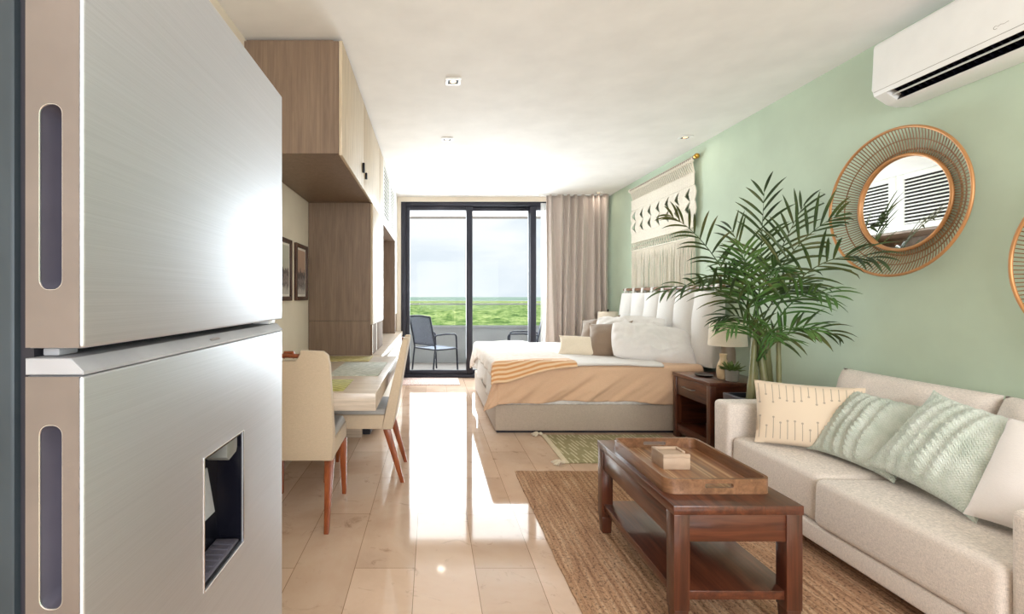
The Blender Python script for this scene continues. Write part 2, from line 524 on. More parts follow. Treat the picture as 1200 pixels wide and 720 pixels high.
def build(name, mb, material, parent=None, smooth=True, angle=42, recalc=True, origin=None, solid=0.0, sub=0):
    bm = mb.bm
    lone = [v for v in bm.verts if not v.link_faces]
    if lone:
        bmesh.ops.delete(bm, geom=lone, context='VERTS')
    if recalc:
        bmesh.ops.recalc_face_normals(bm, faces=bm.faces)
    if parent is not None:
        off = BASE[parent.name]
    elif origin is not None:
        off = Vector(origin)
    else:
        xs = [v.co.x for v in bm.verts]; ys = [v.co.y for v in bm.verts]; zs = [v.co.z for v in bm.verts]
        off = Vector(((min(xs) + max(xs)) / 2, (min(ys) + max(ys)) / 2, min(zs)))
    bmesh.ops.translate(bm, vec=-off, verts=bm.verts)
    me = bpy.data.meshes.new(name)
    bm.to_mesh(me)
    bm.free()
    if smooth:
        me.polygons.foreach_set('use_smooth', [True] * len(me.polygons))
        me.set_sharp_from_angle(angle=math.radians(angle))
    me.materials.append(material)
    o = bpy.data.objects.new(name, me)
    COL.objects.link(o)
    if parent is not None:
        o.parent = parent
    else:
        o.location = off
    if solid:
        md = o.modifiers.new('thickness', 'SOLIDIFY')
        md.thickness = solid
        md.offset = 0.0
    if sub:
        md = o.modifiers.new('smooth', 'SUBSURF')
        md.levels = sub
        md.render_levels = sub
    BASE[o.name] = off
    return o

def cut(o, cutter_mb):
    """carve a recess into a finished mesh, then drop the cutter"""
    off = BASE[o.name]
    bmesh.ops.translate(cutter_mb.bm, vec=-off, verts=cutter_mb.bm.verts)
    bmesh.ops.recalc_face_normals(cutter_mb.bm, faces=cutter_mb.bm.faces)
    me = bpy.data.meshes.new('cutter')
    cutter_mb.bm.to_mesh(me)
    c = bpy.data.objects.new('cutter', me)
    COL.objects.link(c)
    c.parent = o.parent
    if o.parent is None:
        c.location = o.location
    md = o.modifiers.new('cut', 'BOOLEAN')
    md.object = c
    md.operation = 'DIFFERENCE'
    md.solver = 'EXACT'
    dg = bpy.context.evaluated_depsgraph_get()
    dg.update()
    new = bpy.data.meshes.new_from_object(o.evaluated_get(dg))
    o.modifiers.remove(md)
    o.data = new
    bpy.data.objects.remove(c)
    bpy.data.meshes.remove(me)
    new.polygons.foreach_set('use_smooth', [True] * len(new.polygons))
    new.set_sharp_from_angle(angle=math.radians(35))

def thing(name, label, cat, loc, group=None):
    o = bpy.data.objects.new(name, None)
    o.empty_display_size = 0.1
    COL.objects.link(o)
    o.location = loc
    BASE[o.name] = Vector(loc)
    o['label'] = label
    o['category'] = cat
    if group:
        o['group'] = group
    return o

def tag(o, label, cat, group=None):
    o['label'] = label
    o['category'] = cat
    if group:
        o['group'] = group
    return o

def struct(o):
    o['kind'] = 'structure'
    return o

def copy_tree(o, label=None, loc=None, rotz=None, parent=None):
    c = o.copy()
    COL.objects.link(c)
    BASE[c.name] = BASE[o.name].copy()
    if parent is not None:
        c.parent = parent
    for ch in list(o.children):
        copy_tree(ch, parent=c)
    if label:
        c['label'] = label
    if loc is not None:
        c.location = loc
        BASE[c.name] = Vector(loc)
    if rotz is not None:
        c.rotation_euler = (0, 0, rotz)
    return c

def nz(x, y, z, s=1.0):
    return noise.noise(Vector((x * s, y * s, z * s)))

def frame(center, wdir, hdir):
    w = Vector(wdir).normalized()
    h = Vector(hdir)
    h = (h - w * h.dot(w)).normalized()
    n = w.cross(h)
    m = Matrix.Identity(4)
    for i in range(3):
        m[i][0], m[i][1], m[i][2], m[i][3] = w[i], h[i], n[i], center[i]
    return m

# ------------------------------------------------------------------ room shell
XL, XR, YB, YF, ZC = -1.113, 2.71, 7.37, -2.6, 2.79
struct(build('floor', MB().box(XL - .1, XR + .1, YF - .1, YB + .08, -0.08, 0.0, 0), M['floor'], origin=(0, 0, 0)))
struct(build('ceiling', MB().box(XL - .1, XR + .1, YF - .1, YB + .08, ZC, ZC + .2, 0), M['ceiling']))
struct(build('wall_left', MB().box(XL - .1, XL, YF, YB, 0, ZC, 0), M['cream_wall']))
struct(build('wall_right', MB().box(XR, XR + .1, YF, YB, 0, ZC, 0), M['green_wall']))
wf = MB().box(XL - .1, -.60, YF - .1, YF, 0, ZC, 0).box(2.50, XR + .1, YF - .1, YF, 0, ZC, 0)
wf.box(-.60, 2.50, YF - .1, YF, 0, .68, 0).box(-.60, 2.50, YF - .1, YF, 2.62, ZC, 0)  # opening made up to let the rear fill light in
struct(build('wall_front', wf, M['cream_wall']))
kw = MB()  # invented window frame, added around the fill light behind the camera
kw.box(-.60, -.54, YF - .08, YF - .02, .68, 2.62, .003).box(2.44, 2.50, YF - .08, YF - .02, .68, 2.62, .003)
kw.box(-.54, 2.44, YF - .08, YF - .02, .68, .74, .003).box(-.54, 2.44, YF - .08, YF - .02, 2.56, 2.62, .003)
kw.box(.92, .98, YF - .08, YF - .02, .74, 2.56, .003)
struct(build('added_window', kw, M['black_alu']))
wb = MB().box(XL - .1, -0.474, YB, YB + .14, 0, ZC, 0).box(2.44, XR + .1, YB, YB + .14, 0, ZC, 0).box(-0.474, 2.44, YB, YB + .14, 2.715, ZC, 0)
struct(build('wall_back', wb, M['cream_wall']))

# sliding window / door to the balcony
win = bpy.data.objects.new('window_1', None)
COL.objects.link(win)
win.location = (0.98, YB + .06, 0)
BASE['window_1'] = Vector(win.location)
struct(win)
fr = MB()
fr.box(-0.474, -0.40, YB - .01, YB + .12, 0, 2.715, .004)
fr.box(2.37, 2.44, YB - .01, YB + .12, 0, 2.715, .004)
fr.box(-0.40, 2.37, YB - .01, YB + .12, 2.65, 2.715, .004)
fr.box(-0.40, 2.37, YB - .01, YB + .12, 0.0, 0.05, .004)
build('window_frame', fr, M['black_alu'], win)
for x0, x1, yo in ((-0.41, 0.63, 0.02), (0.535, 1.60, 0.07), (1.52, 2.38, 0.02)):
    s = MB()
    y0, y1 = YB + yo - .005, YB + yo + .04
    w = 0.095
    wl = .07 if x0 < 0 else w
    s.box(x0, x0 + wl, y0, y1, .04, 2.66, .003).box(x1 - w, x1, y0, y1, .04, 2.66, .003)
    s.box(x0 + wl, x1 - w, y0, y1, 2.585, 2.66, .003).box(x0 + wl, x1 - w, y0, y1, .04, .115, .003)
    so = build('sash', s, M['black_alu'], win)
    build('pane', MB().box(x0 + wl - .005, x1 - w + .005, y0 + .018, y0 + .026, .11, 2.59, 0), M['glass'], so)

# ------------------------------------------------------------------ balcony and the view
struct(build('balcony_floor', MB().box(-2.6, 5.0, YB + .14, 9.25, -0.10, -0.005, 0).box(XL - .1, XR + .1, YB + .081, YB + .14, -0.08, -0.002, 0), M['balcony_tile']))
struct(build('balcony_soffit', MB().box(-2.6, 5.0, YB + .14, 9.25, 2.76, 2.99, 0), M['soffit']))
struct(build('balcony_parapet', MB().box(-2.6, 5.0, 9.08, 9.22, -0.005, 0.66, .004).box(-2.6, 5.0, 9.05, 9.24, .66, .70, .004), M['stucco']))
rail = thing('glass_railing', 'clear glass railing with thin pale top rail above the balcony parapet', 'railing', (1.2, 9.15, .70))
build('top_rail', MB().tube([(-2.6, 9.15, 1.11), (5.0, 9.15, 1.11)], 0.014, 10), M['rail_metal'], rail)
for i in range(5):
    x = -2.6 + i * 1.52
    build('glass_panel', MB().box(x + .01, x + 1.51, 9.142, 9.154, .702, 1.10, 0), M['rail_glass'], rail)

def ang(i, n):
    return math.radians(-22 + 62 * i / n)
NA, NR = 300, 260
def jung(u, v):
    a = math.radians(-24 + 66 * u)
    d = 180 * (2600 / 180) ** v
    x, y = math.sin(a) * d, math.cos(a) * d
    h = 4.0 * abs(nz(x, y, 0, 0.055)) + 2.4 * abs(nz(x, y, 3, 0.15)) + 4.0 * nz(x, y, 8, 0.010)
    h *= max(.3, 1 - v * .7)
    return (x, y, -21.5 + h)
j = build('jungle', MB().grid(jung, NA, NR), M['jungle'], origin=(0, 0, -20))
j['kind'] = 'stuff'
j['label'] = 'bright green jungle canopy stretching to the horizon beyond the balcony'
j['category'] = 'jungle'
def farf(u, v):
    a = math.radians(-30 + 80 * u)
    d = 2650 * (30000 / 2650) ** v
    x, y = math.sin(a) * d, math.cos(a) * d
    return (x, y, -20 + (6 * max(0, nz(x, y, 2, 0.004)) + 14 * max(0, nz(x, 0, 5, 0.02) - .45)) * (1 if v < .9 else 0))
j2 = build('distant_forest', MB().grid(farf, 260, 30), M['hazed_forest'], origin=(0, 2500, -20))
j2['kind'] = 'stuff'
j2['label'] = 'forest band with blue green haze painted into its colour right under the horizon'
j2['category'] = 'forest'

# outdoor chairs
def outdoor_chair(label):
    t = thing('balcony_chair', label, 'chair', (0, 0, 0), 'outdoor chairs on the balcony')
    # local: faces +Y
    hw, r = .27, .014
    for s in (-1, 1):
        b = MB()
        b.tube([(s * hw, -.27, 0), (s * hw, -.24, .25), (s * hw, -.215, .42), (s * hw, -.25, .60), (s * hw, -.33, .93)], r, 8)
        build('rear_leg', b, M['chair_frame'], t)
        b = MB()
        b.tube([(s * hw, .27, 0), (s * hw, .255, .3), (s * hw, .238, .60)], r, 8)
        build('front_leg', b, M['chair_frame'], t)
        b = MB()
        b.tube([(s * hw, .238, .60), (s * hw, .225, .622), (s * hw, .19, .638), (s * hw, .0, .645), (s * hw, -.18, .635), (s * hw, -.262, .61)], r, 8)
        build('armrest', b, M['chair_frame'], t)
    b = MB()
    b.tube([(-hw, -.33, .93), (-.1, -.345, .945), (.1, -.345, .945), (hw, -.33, .93)], r, 8)
    build('top_rail', b, M['chair_frame'], t)
    b = MB()
    b.tube([(-hw, -.215, .40), (hw, -.215, .40)], r, 8)
    b.tube([(-hw, .25, .40), (hw, .25, .40)], r, 8)
    b.tube([(-hw, -.215, .40), (-hw, .02, .395), (-hw, .25, .40)], r, 8)
    b.tube([(hw, -.215, .40), (hw, .02, .395), (hw, .25, .40)], r, 8)
    build('seat_frame', b, M['chair_frame'], t)
    build('back_crossbar', MB().tube([(-hw, -.225, .47), (hw, -.225, .47)], .01, 8), M['chair_frame'], t)
    def seat(u, v):
        return (-hw + 2 * hw * u, -.215 + .465 * v, .405 - .012 * math.sin(PI * v))
    build('seat', MB().grid(seat, 8, 10), M['sling'], t, solid=.004)
    def back(u, v):
        p = [(-.225, .47), (-.25, .60), (-.33, .93)]
        z = .47 + .46 * v
        y = -.225 - (z - .47) * .12 if z < .6 else -.245 - (z - .60) * .245
        return (-hw + 2 * hw * u, y - .012 * math.sin(PI * u), z)
    build('backrest', MB().grid(back, 8, 10), M['sling'], t, solid=.004)
    return t
oc = outdoor_chair('dark framed mesh balcony chair with armrests behind the left window pane')
oc.location = (0.05, 8.0, -.005); oc.rotation_euler = (0, 0, math.radians(40 - 90))
copy_tree(oc, 'dark mesh balcony chair mostly hidden beyond the bed and curtain edge', (1.56, 8.15, -.005), math.radians(168 - 90))

# ------------------------------------------------------------------ refrigerator
FX, FY0, FY1 = -0.383, 0.525, 1.225
fg = thing('refrigerator', 'large brushed steel refrigerator with water dispenser at the left edge', 'refrigerator', (-.75, .875, 0))
build('cabinet', MB().box(-1.09, -.462, FY0 + .004, FY1, .02, 1.75, .006), M['fridge_body'], fg)
build('gasket', MB().box(-.462, -.447, FY0 + .012, FY1 - .012, .05, 1.74, 0), M['gasket'], fg)
build('foot', MB().box(-1.05, -.48, FY0 + .04, FY1 - .04, 0, .02, .002), M['gasket'], fg)
def slot(z0, z1, x0, x1, y0, y1, r=.011):
    pts = []
    cs = [(x1 - r, z1 - r, 0), (x0 + r, z1 - r, 90), (x0 + r, z0 + r, 180), (x1 - r, z0 + r, 270)]
    for cx, cz, a0 in cs:
        for k in range(6):
            a = math.radians(a0 + 90 * k / 5)
            pts.append((cx + r * math.cos(a), cz + r * math.sin(a)))
    return pts
def handle(door, z0, z1):
    x0, x1 = -.431, -.405
    cut(door, MB().prism(slot(z0, z1, x0, x1, 0, 0), lambda a, b: (a, FY0 - .02, b), lambda a, b: (a, FY0 + .04, b)))
    p = slot(z0, z1, x0, x1, 0, 0)
    cup = MB()
    n = len(p)
    o_ = [cup.bm.verts.new((a, FY0 + .002, b)) for a, b in p]
    mx, mz = (x0 + x1) / 2, (z0 + z1) / 2
    i_ = [cup.bm.verts.new((mx + (a - mx) * .8, FY0 + .034, mz + (b - mz) * .97)) for a, b in p]
    for k in range(n):
        cup.bm.faces.new([o_[k], o_[(k + 1) % n], i_[(k + 1) % n], i_[k]])
    cup.bm.faces.new(i_)
    h = build('handle_recess', cup, M['recess_grey'], door, angle=60)
    build('handle_rim', MB().tube([(a, FY0 - .0003, b) for a, b in p], .0009, 6, closed=True), M['steel_trim'], h)
def door(name, z0, z1):
    d = build(name, MB().box(-.447, FX, FY0, FY1, z0, z1, .004, 3), M['steel'], fg)
    return d
d1 = door('freezer_door', 1.193, 1.763)
handle(d1, 1.2575, 1.462)
d2 = door('fridge_door', .03, 1.163)
handle(d2, .906, 1.109)
for d, z0, z1 in ((d1, 1.194, 1.762), (d2, .031, 1.162)):
    build('edge_trim', MB().box(-.4455, -.3865, FY0 - .0012, FY0 + .0001, z0, z1, 0), M['steel_side'], d)
# the side trims are cut for the handles as well
for d, z0, z1 in ((d1, 1.2575, 1.462), (d2, .906, 1.109)):
    for ch in d.children:
        if ch.name.startswith('edge_trim'):
            cut(ch, MB().prism(slot(z0, z1, -.431, -.405, 0, 0), lambda a, b: (a, FY0 - .02, b), lambda a, b: (a, FY0 + .03, b)))
cap = MB().prism([(-.447, 1.164), (FX, 1.164), (FX, 1.168), (-.397, 1.182), (-.447, 1.182)],
                 lambda a, b: (a, FY0, b), lambda a, b: (a, FY1, b), .001, 1)
capo = build('door_cap', cap, M['cap_grey'], d2)
capo['label'] = 'pale bevelled top strip of the lower door'
lx = FX + .0001
build('small_emblem', MB().hexa([( -.3895, .838, 1.1758), (-.3865, .838, 1.1728), (-.3865, .872, 1.1728), (-.3895, .872, 1.1758),
                               (-.3889, .838, 1.1764), (-.3859, .838, 1.1734), (-.3859, .872, 1.1734), (-.3889, .872, 1.1764)], 0), M['steel_handle'], capo)
build('hinge', MB().box(-.44, -.40, FY1 - .05, FY1 - .004, 1.1825, 1.1925, .002), M['pale_plastic'], fg)
build('door_stop', MB().box(-.444, -.425, FY0 + .02, FY0 + .05, 1.1825, 1.1915, .002), M['cap_grey'], fg)
# dispenser
dy0, dy1, dz0, dz1 = .803, .972, .752, .978
def dispo(y0, y1, z0, z1, xa, xb):
    return MB().box(xa, xb, y0, y1, z0, z1, 0)
cut(d2, dispo(dy0, dy1, dz0, dz1, FX - .055, FX + .05))
disp = MB()
e = .0008
disp.box(FX - .0548, FX - .052, dy0 + e, dy1 - e, dz0 + e, dz1 - e, 0)
disp.box(FX - .052, FX - .003, dy0 + e, dy0 + .004, dz0 + e, dz1 - e, 0).box(FX - .052, FX - .003, dy1 - .004, dy1 - e, dz0 + e, dz1 - e, 0)
disp.box(FX - .052, FX - .003, dy0 + .004, dy1 - .004, dz0 + e, dz0 + .006, 0).box(FX - .052, FX - .003, dy0 + .004, dy1 - .004, dz1 - .006, dz1 - e, 0)
dis = build('water_dispenser', disp, M['black_plastic'], d2)
rim = MB()
for a, b in (((dy0, dz0), (dy1, dz0)), ((dy1, dz0), (dy1, dz1)), ((dy1, dz1), (dy0, dz1)), ((dy0, dz1), (dy0, dz0))):
    rim.tube([(FX + .0005, a[0], a[1]), (FX + .0005, b[0], b[1])], .0012, 6)
build('dispenser_rim', rim, M['steel_trim'], dis)
noz = MB().prism([(.908, .974), (.957, .974), (.957, .950), (.952, .942), (.918, .936), (.908, .944)],
                 lambda a, b: (FX - .05, a, b), lambda a, b: (FX - .006, a, b), .002)
build('nozzle_housing', noz, M['paddle'], dis)
pad = MB().prism([(FX - .048, .925), (FX - .043, .925), (FX - .026, .845), (FX - .030, .842)],
                 lambda a, b: (a, .868 - .006 * (b < .9), b), lambda a, b: (a, .908 - .006 * (b < .9), b), .001)
build('dispenser_lever', pad, M['cap_grey'], dis)
dt = MB().box(FX - .05, FX - .006, dy0 + .01, dy1 - .01, dz0 + .006, dz0 + .011, .001)
for k in range(7):
    y = dy0 + .02 + k * .019
    dt.box(FX - .046, FX - .010, y, y + .008, dz0 + .011, dz0 + .013, 0)
build('drip_tray', dt, M['recess_grey'], dis)

# ------------------------------------------------------------------ built-in joinery on the left
CX = -0.53
up = thing('upper_cabinet', 'long oak upper cabinet hung at the ceiling above the desk', 'cabinet', (-.82, 4.0, 2.10))
b = MB()
b.box(XL + .003, CX - .022, 2.83, 2.85, 2.10, 2.765, 0)
b.box(XL + .003, CX - .022, 2.85, 5.20, 2.10, 2.12, 0).box(XL + .003, CX - .022, 2.85, 5.20, 2.745, 2.765, 0)
b.box(XL + .003, XL + .02, 2.85, 5.20, 2.12, 2.745, 0).box(XL + .003, CX - .022, 5.20, 5.22, 2.10, 2.765, 0)
build('carcass', b, M['oak_grey'], up)
build('ceiling_filler', MB().box(XL + .003, CX - .06, 2.86, 5.22, 2.765, 2.788, 0), M['oak_grey'], up)
for y0, y1, hy in ((2.83, 3.728, 3.66), (3.732, 4.838, 3.80), (4.842, 5.22, None)):
    dd = build('door', MB().box(CX - .020, CX, y0, y1, 2.09, 2.768, .0015), M['oak_pale'], up)
    if hy:
        k = MB().box(CX, CX + .018, hy - .012, hy + .012, 2.185 if hy > 3.7 else 2.20, 2.235 if hy > 3.7 else 2.275, .003)
        build('pull', k, M['black_metal'], dd)

tc = thing('tall_cabinet', 'tall oak cabinet standing on the counter beyond the desk', 'cabinet', (-.82, 4.76, .72))
b = MB().box(XL + .003, CX - .022, 4.30, 5.215, 1.035, 2.098, 0)
build('carcass', b, M['oak_grey'], tc)
build('lower_carcass', MB().box(XL + .003, CX - .022, 4.302, 5.215, .721, 1.033, 0), M['oak_grey'], tc)
build('door', MB().box(CX - .020, CX, 4.30, 5.215, 1.0, 2.088, .0015), M['oak_pale'], tc)
for y0, y1 in ((4.305, 4.60), (4.61, 5.21)):
    b = MB().box(CX - .021, CX - .006, y0, y1, .724, .996, .0015)
    build('flap', b, M['oak_matt'], tc)
    build('edge_strip', MB().box(CX - .006, CX - .003, y0, y0 + .03, .724, .996, 0), M['oak_pale'], tc)

ns = thing('niche_unit', 'open wood lined niche between the tall cabinet and the window', 'shelving', (-.82, 6.2, .72))
b = MB()
b.box(XL + .003, XL + .02, 5.22, 6.90, .721, 2.07, 0)
b.box(XL + .003, CX - .002, 6.90, 6.93, .721, 2.07, 0)
b.box(XL + .003, CX - .002, 5.22, 6.93, 2.05, 2.075, 0)
build('niche_lining', b, M['oak_grey'], ns)
build('end_panel', MB().box(XL + .003, CX, 6.932, YB - .002, 1.0, 2.786, .002), M['white_lacquer'], ns)
build('end_base', MB().box(XL + .003, CX - .01, 6.932, YB - .002, .721, .998, 0), M['oak_grey'], ns)
lv = thing('louvre_panel', 'white slatted louvre doors above the niche near the window', 'louvre', (-.55, 6.06, 2.08))
for y0, y1 in ((5.225, 6.075), (6.08, 6.93)):
    f = MB()
    st = .10
    f.box(CX - .03, CX, y0, y0 + st, 2.08, 2.785, .002).box(CX - .03, CX, y1 - st, y1, 2.08, 2.785, .002)
    f.box(CX - .03, CX, y0 + st, y1 - st, 2.08, 2.15, .002).box(CX - .03, CX, y0 + st, y1 - st, 2.72, 2.785, .002)
    lo = build('louvre_door', f, M['white_lacquer'], lv)
    s = MB()
    for k in range(13):
        z = 2.158 + k * .0432
        s.box(CX - .006, CX - .002, y0 + st, y1 - st, z, z + .017, 0)
    build('slats', s, M['white_lacquer'], lo)
    build('gap_shade', MB().box(CX - .014, CX - .009, y0 + st - .01, y1 - st + .01, 2.14, 2.73, 0), M['gap_dark'], lo)  # dark sheet put behind the slats to paint the shade in their gaps

cn = thing('media_counter', 'white low counter running under the niche to the window', 'counter', (-.8, 5.8, 0))
build('plinth', MB().box(XL + .003, -.56, 4.34, YB - .01, 0, .06, 0), M['gasket'], cn)
build('body', MB().box(XL + .003, -.47, 4.30, YB - .005, .06, .66, .002), M['white_lacquer'], cn)
build('worktop', MB().box(XL + .003, -.45, 4.302, YB - .005, .66, .72, .003), M['oak_desk'], cn)
for y0, y1 in ((4.31, 5.32), (5.325, 6.33), (6.335, 7.36)):
    build('door', MB().box(-.469, -.452, y0, y1, .065, .64, .002), M['white_lacquer'], cn)

dk = thing('desk', 'thick pale oak desk along the left wall', 'desk', (-.71, 3.47, 0))
build('desktop', MB().box(XL + .003, -.31, 2.646, 4.296, .618, .716, .003), M['oak_desk'], dk)
build('side_support', MB().box(XL + .003, XL + .05, 2.68, 4.29, 0, .617, .002), M['oak_desk'], dk)
build('end_support', MB().box(XL + .05, -.62, 4.24, 4.29, .0, .617, .002), M['oak_desk'], dk)

def placemat_obj(x0, x1, y0, y1, m, label):
    o = build('placemat', MB().box(x0, x1, y0, y1, .7165, .7215, .0015), m)
    return tag(o, label, 'placemat', 'woven placemats on the desk')
placemat_obj(-.94, -.50, 2.70, 3.06, M['mat_olive'], 'olive woven placemat in front of the near dining chair')
placemat_obj(-.70, -.36, 3.22, 3.86, M['mat_grey'], 'pale grey woven placemat at the middle of the desk')
placemat_obj(-.98, -.52, 3.94, 4.26, M['mat_sand'], 'sand coloured placemat at the far end of the desk')

# ------------------------------------------------------------------ dining chairs
def dining_chair(label):
    t = thing('dining_chair', label, 'chair', (0, 0, 0), 'dining chairs at the desk')
    # local: faces +Y
    hw = .225
    # backrest with a hand hole cut out of the top
    def bk(z):
        return -.185 - .105 * max(0, (z - .36)) / .6
    pts = [(-hw + .01, .36), (hw - .01, .36), (hw, .50), (hw - .005, .90), (hw - .012, .945), (hw - .035, .965), (.075, .97), (.068, .962), (.062, .918), (.045, .905),
           (-.045, .905), (-.062, .918), (-.068, .962), (-.075, .97), (-hw + .035, .965), (-hw + .012, .945), (-hw + .005, .90), (-hw, .50)]
    def fr_(a, b):
        return (a, bk(b) + (.055 - .035 * (b - .36) / .6), b)
    def rr_(a, b):
        return (a, bk(b) - .02, b)
    build('backrest', MB().prism(pts, rr_, fr_, .008, 3), M['chair_fabric'], t, angle=50)
    h = MB()
    h.tube([(-.066, bk(.935) + .0, .938), (0, bk(.94) - .006, .942), (.066, bk(.935), .938)], [.011, .012, .011], 10)
    h.tube([(-.03, bk(.95) + .022, .925), (-.022, bk(.95) + .026, .955), (.022, bk(.95) + .026, .955), (.03, bk(.95) + .022, .925)], .009, 8)
    build('handle', h, M['chair_wood'], t)
    s = MB().hexa([(-hw + .01, -.135, .36), (hw - .01, -.135, .36), (hw - .015, .26, .36), (-hw + .015, .26, .36),
                   (-hw + .01, -.150, .455), (hw - .01, -.150, .455), (hw - .015, .268, .455), (-hw + .015, .268, .455)], .008, 3)
    build('seat', s, M['chair_fabric'], t)
    c = MB().hexa([(-hw + .012, -.155, .456), (hw - .012, -.155, .456), (hw - .016, .266, .456), (-hw + .016, .266, .456),
                   (-hw + .025, -.16, .495), (hw - .025, -.16, .495), (hw - .035, .25, .50), (-hw + .035, .25, .50)], .014, 4)
    build('seat_pad', c, M['seat_fabric'], t)
    for sx in (-1, 1):
        build('leg', MB().taper(sx * .20, -.27, 0, .026, .026, sx * .195, -.165, .359, .046, .05), M['chair_wood'], t)
        build('leg', MB().taper(sx * .20, .245, 0, .026, .026, sx * .195, .225, .359, .044, .044), M['chair_wood'], t)
    return t
ch = dining_chair('beige upholstered dining chair seen from behind at the near end of the desk')
ch.location = (-.755, 2.79, 0)
copy_tree(ch, 'beige upholstered dining chair pushed sideways under the long edge of the desk', (-.468, 3.42, 0), PI / 2)

# wall pictures
def picture(y0, y1, z0, z1, m, label):
    t = thing('picture_frame', label, 'picture', (XL, (y0 + y1) / 2, z0), 'framed prints on the left wall')
    f = MB()
    w, d = .032, .022
    x0 = XL + .001
    f.box(x0, x0 + d, y0, y0 + w, z0, z1, .002).box(x0, x0 + d, y1 - w, y1, z0, z1, .002)
    f.box(x0, x0 + d, y0 + w, y1 - w, z0, z0 + w, .002).box(x0, x0 + d, y0 + w, y1 - w, z1 - w, z1, .002)
    build('frame', f, M['frame_wood'], t)
    build('mount', MB().box(x0, x0 + .008, y0 + w, y1 - w, z0 + w, z1 - w, 0), M['paper'], t)
    g = .018
    build('print', MB().grid(lambda u, v: (x0 + .009, y1 - w - g - (y1 - y0 - 2 * w - 2 * g) * (1 - u), z0 + w + g + (z1 - z0 - 2 * w - 2 * g) * v), 1, 1), m, t)
picture(3.86, 4.21, 1.22, 1.69, M['print_a'], 'dark framed sepia landscape print nearest the tall cabinet')
picture(3.40, 3.74, 1.22, 1.69, M['print_b'], 'dark framed grey landscape print half hidden behind the refrigerator')

# ------------------------------------------------------------------ bed
BX0, BX1, BY0, BY1 = .578, 2.50, 4.375, 6.43
bed = thing('bed', 'wide upholstered bed with greige base along the green wall', 'bed', (1.54, 5.4, 0))
build('plinth', MB().box(BX0 + .02, BX1, BY0 + .02, BY1 - .02, 0, .02, 0), M['gasket'], bed)
build('bed_base', MB().box(BX0, BX1, BY0, BY1, .02, .262, .012, 3), M['bed_base'], bed)
build('mattress', MB().box(BX0 + .03, BX1 - .01, BY0 + .035, BY1 - .03, .262, .60, .04, 4), M['white_linen'], bed)
lace = MB()
def lacef(u, v):
    return (BX0 + .05 + 1.85 * u, BY0 + .012 - .004 * math.sin(u * 190), .262 + .05 * v)
build('sheet_hem', MB().grid(lacef, 160, 3), M['white_linen'], bed, solid=.004)

def drape(sfun, tfun, off, nu, nv, r=.05, amp=1.0, seed=0, folds=16, flare=.35, x0=BX0 + .03, y0=BY0 + .03, zt=.602):
    """cloth over the bed: s = distance in from the foot edge, t = distance in from the near edge"""
    def arc(s):
        d = r - s
        if d <= 0:
            return s, 0.0
        if d < r * PI / 2:
            a = d / r
            return r - r * math.sin(a), -r * (1 - math.cos(a))
        return 0.0, -(r + d - r * PI / 2)
    def fn(u, v):
        s, t = sfun(u, v), tfun(u, v)
        px, dzx = arc(s)
        py, dzy = arc(t)
        hx, hy = max(0, -dzx - r), max(0, -dzy - r)
        k = min(hx, hy)
        wob = .7 * nz(s * 2.6, t * 2.6, seed) + .35 * nz(s * 7, t * 7, seed + 5)
        fx = amp * min(1, hx * 5) * (.014 * math.sin(t * folds + 2.5 * nz(t * 2, 0, seed)) + .010)
        q = s * 1.0 + hy * 1.5
        fy = amp * min(1, hy * 6) * (.012 * math.sin(s * folds + hy * 5 + 3 * nz(s * 1.6, 2, seed)) + .020 + .026 * nz(q * 5.5, hy * 1.5, seed + 2) + .013 * nz(q * 13, hy * 3, seed + 4))
        x = x0 + px - off - fx - hx * .06 - k * flare
        y = y0 + py - off - fy - hy * .06 - k * flare * .6
        if s > r:
            x = x0 + s
        if t > r:
            y = y0 + t
        z = zt + min(dzx, dzy) + off + (.010 * amp * wob if (hx == 0 and hy == 0) else 0.0)
        return (x, y, z)
    return MB().grid(fn, nu, nv)
# peach sheet hanging down the near side
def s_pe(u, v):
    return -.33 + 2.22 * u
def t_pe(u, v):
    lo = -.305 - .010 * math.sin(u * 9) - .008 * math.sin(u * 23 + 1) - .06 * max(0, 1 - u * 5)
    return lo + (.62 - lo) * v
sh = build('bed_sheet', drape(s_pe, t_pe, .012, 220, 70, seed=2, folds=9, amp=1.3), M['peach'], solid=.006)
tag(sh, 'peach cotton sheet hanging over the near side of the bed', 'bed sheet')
def s_lit(u, v):
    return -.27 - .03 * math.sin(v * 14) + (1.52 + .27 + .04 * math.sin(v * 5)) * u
def t_lit(u, v):
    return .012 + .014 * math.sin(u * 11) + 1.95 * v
lit_top = build('lit_bed_cover', drape(s_lit, t_lit, .030, 100, 110, seed=9, folds=13, amp=1.1), M['white_linen'], solid=.018)  # white layer added for the window light bleaching the peach cover's top and foot
tag(lit_top, 'white layer painting the window light on the bed cover top and foot', 'lit_bed_cover')
def s_th(u, v):
    lo = -.10 - .22 * max(0, (v - .72) / .28)
    return lo + (.62 + .10 * (1 - v) - lo) * u
def t_th(u, v):
    return -.17 + .15 * u - .015 * math.sin(u * 6 + .5) + 2.05 * v
th = build('throw_blanket', drape(s_th, t_th, .052, 60, 130, seed=21, folds=18, amp=1.5, flare=.2), M['throw'], solid=.016)
tag(th, 'cream throw with apricot striped edge laid across the bed foot', 'blanket')

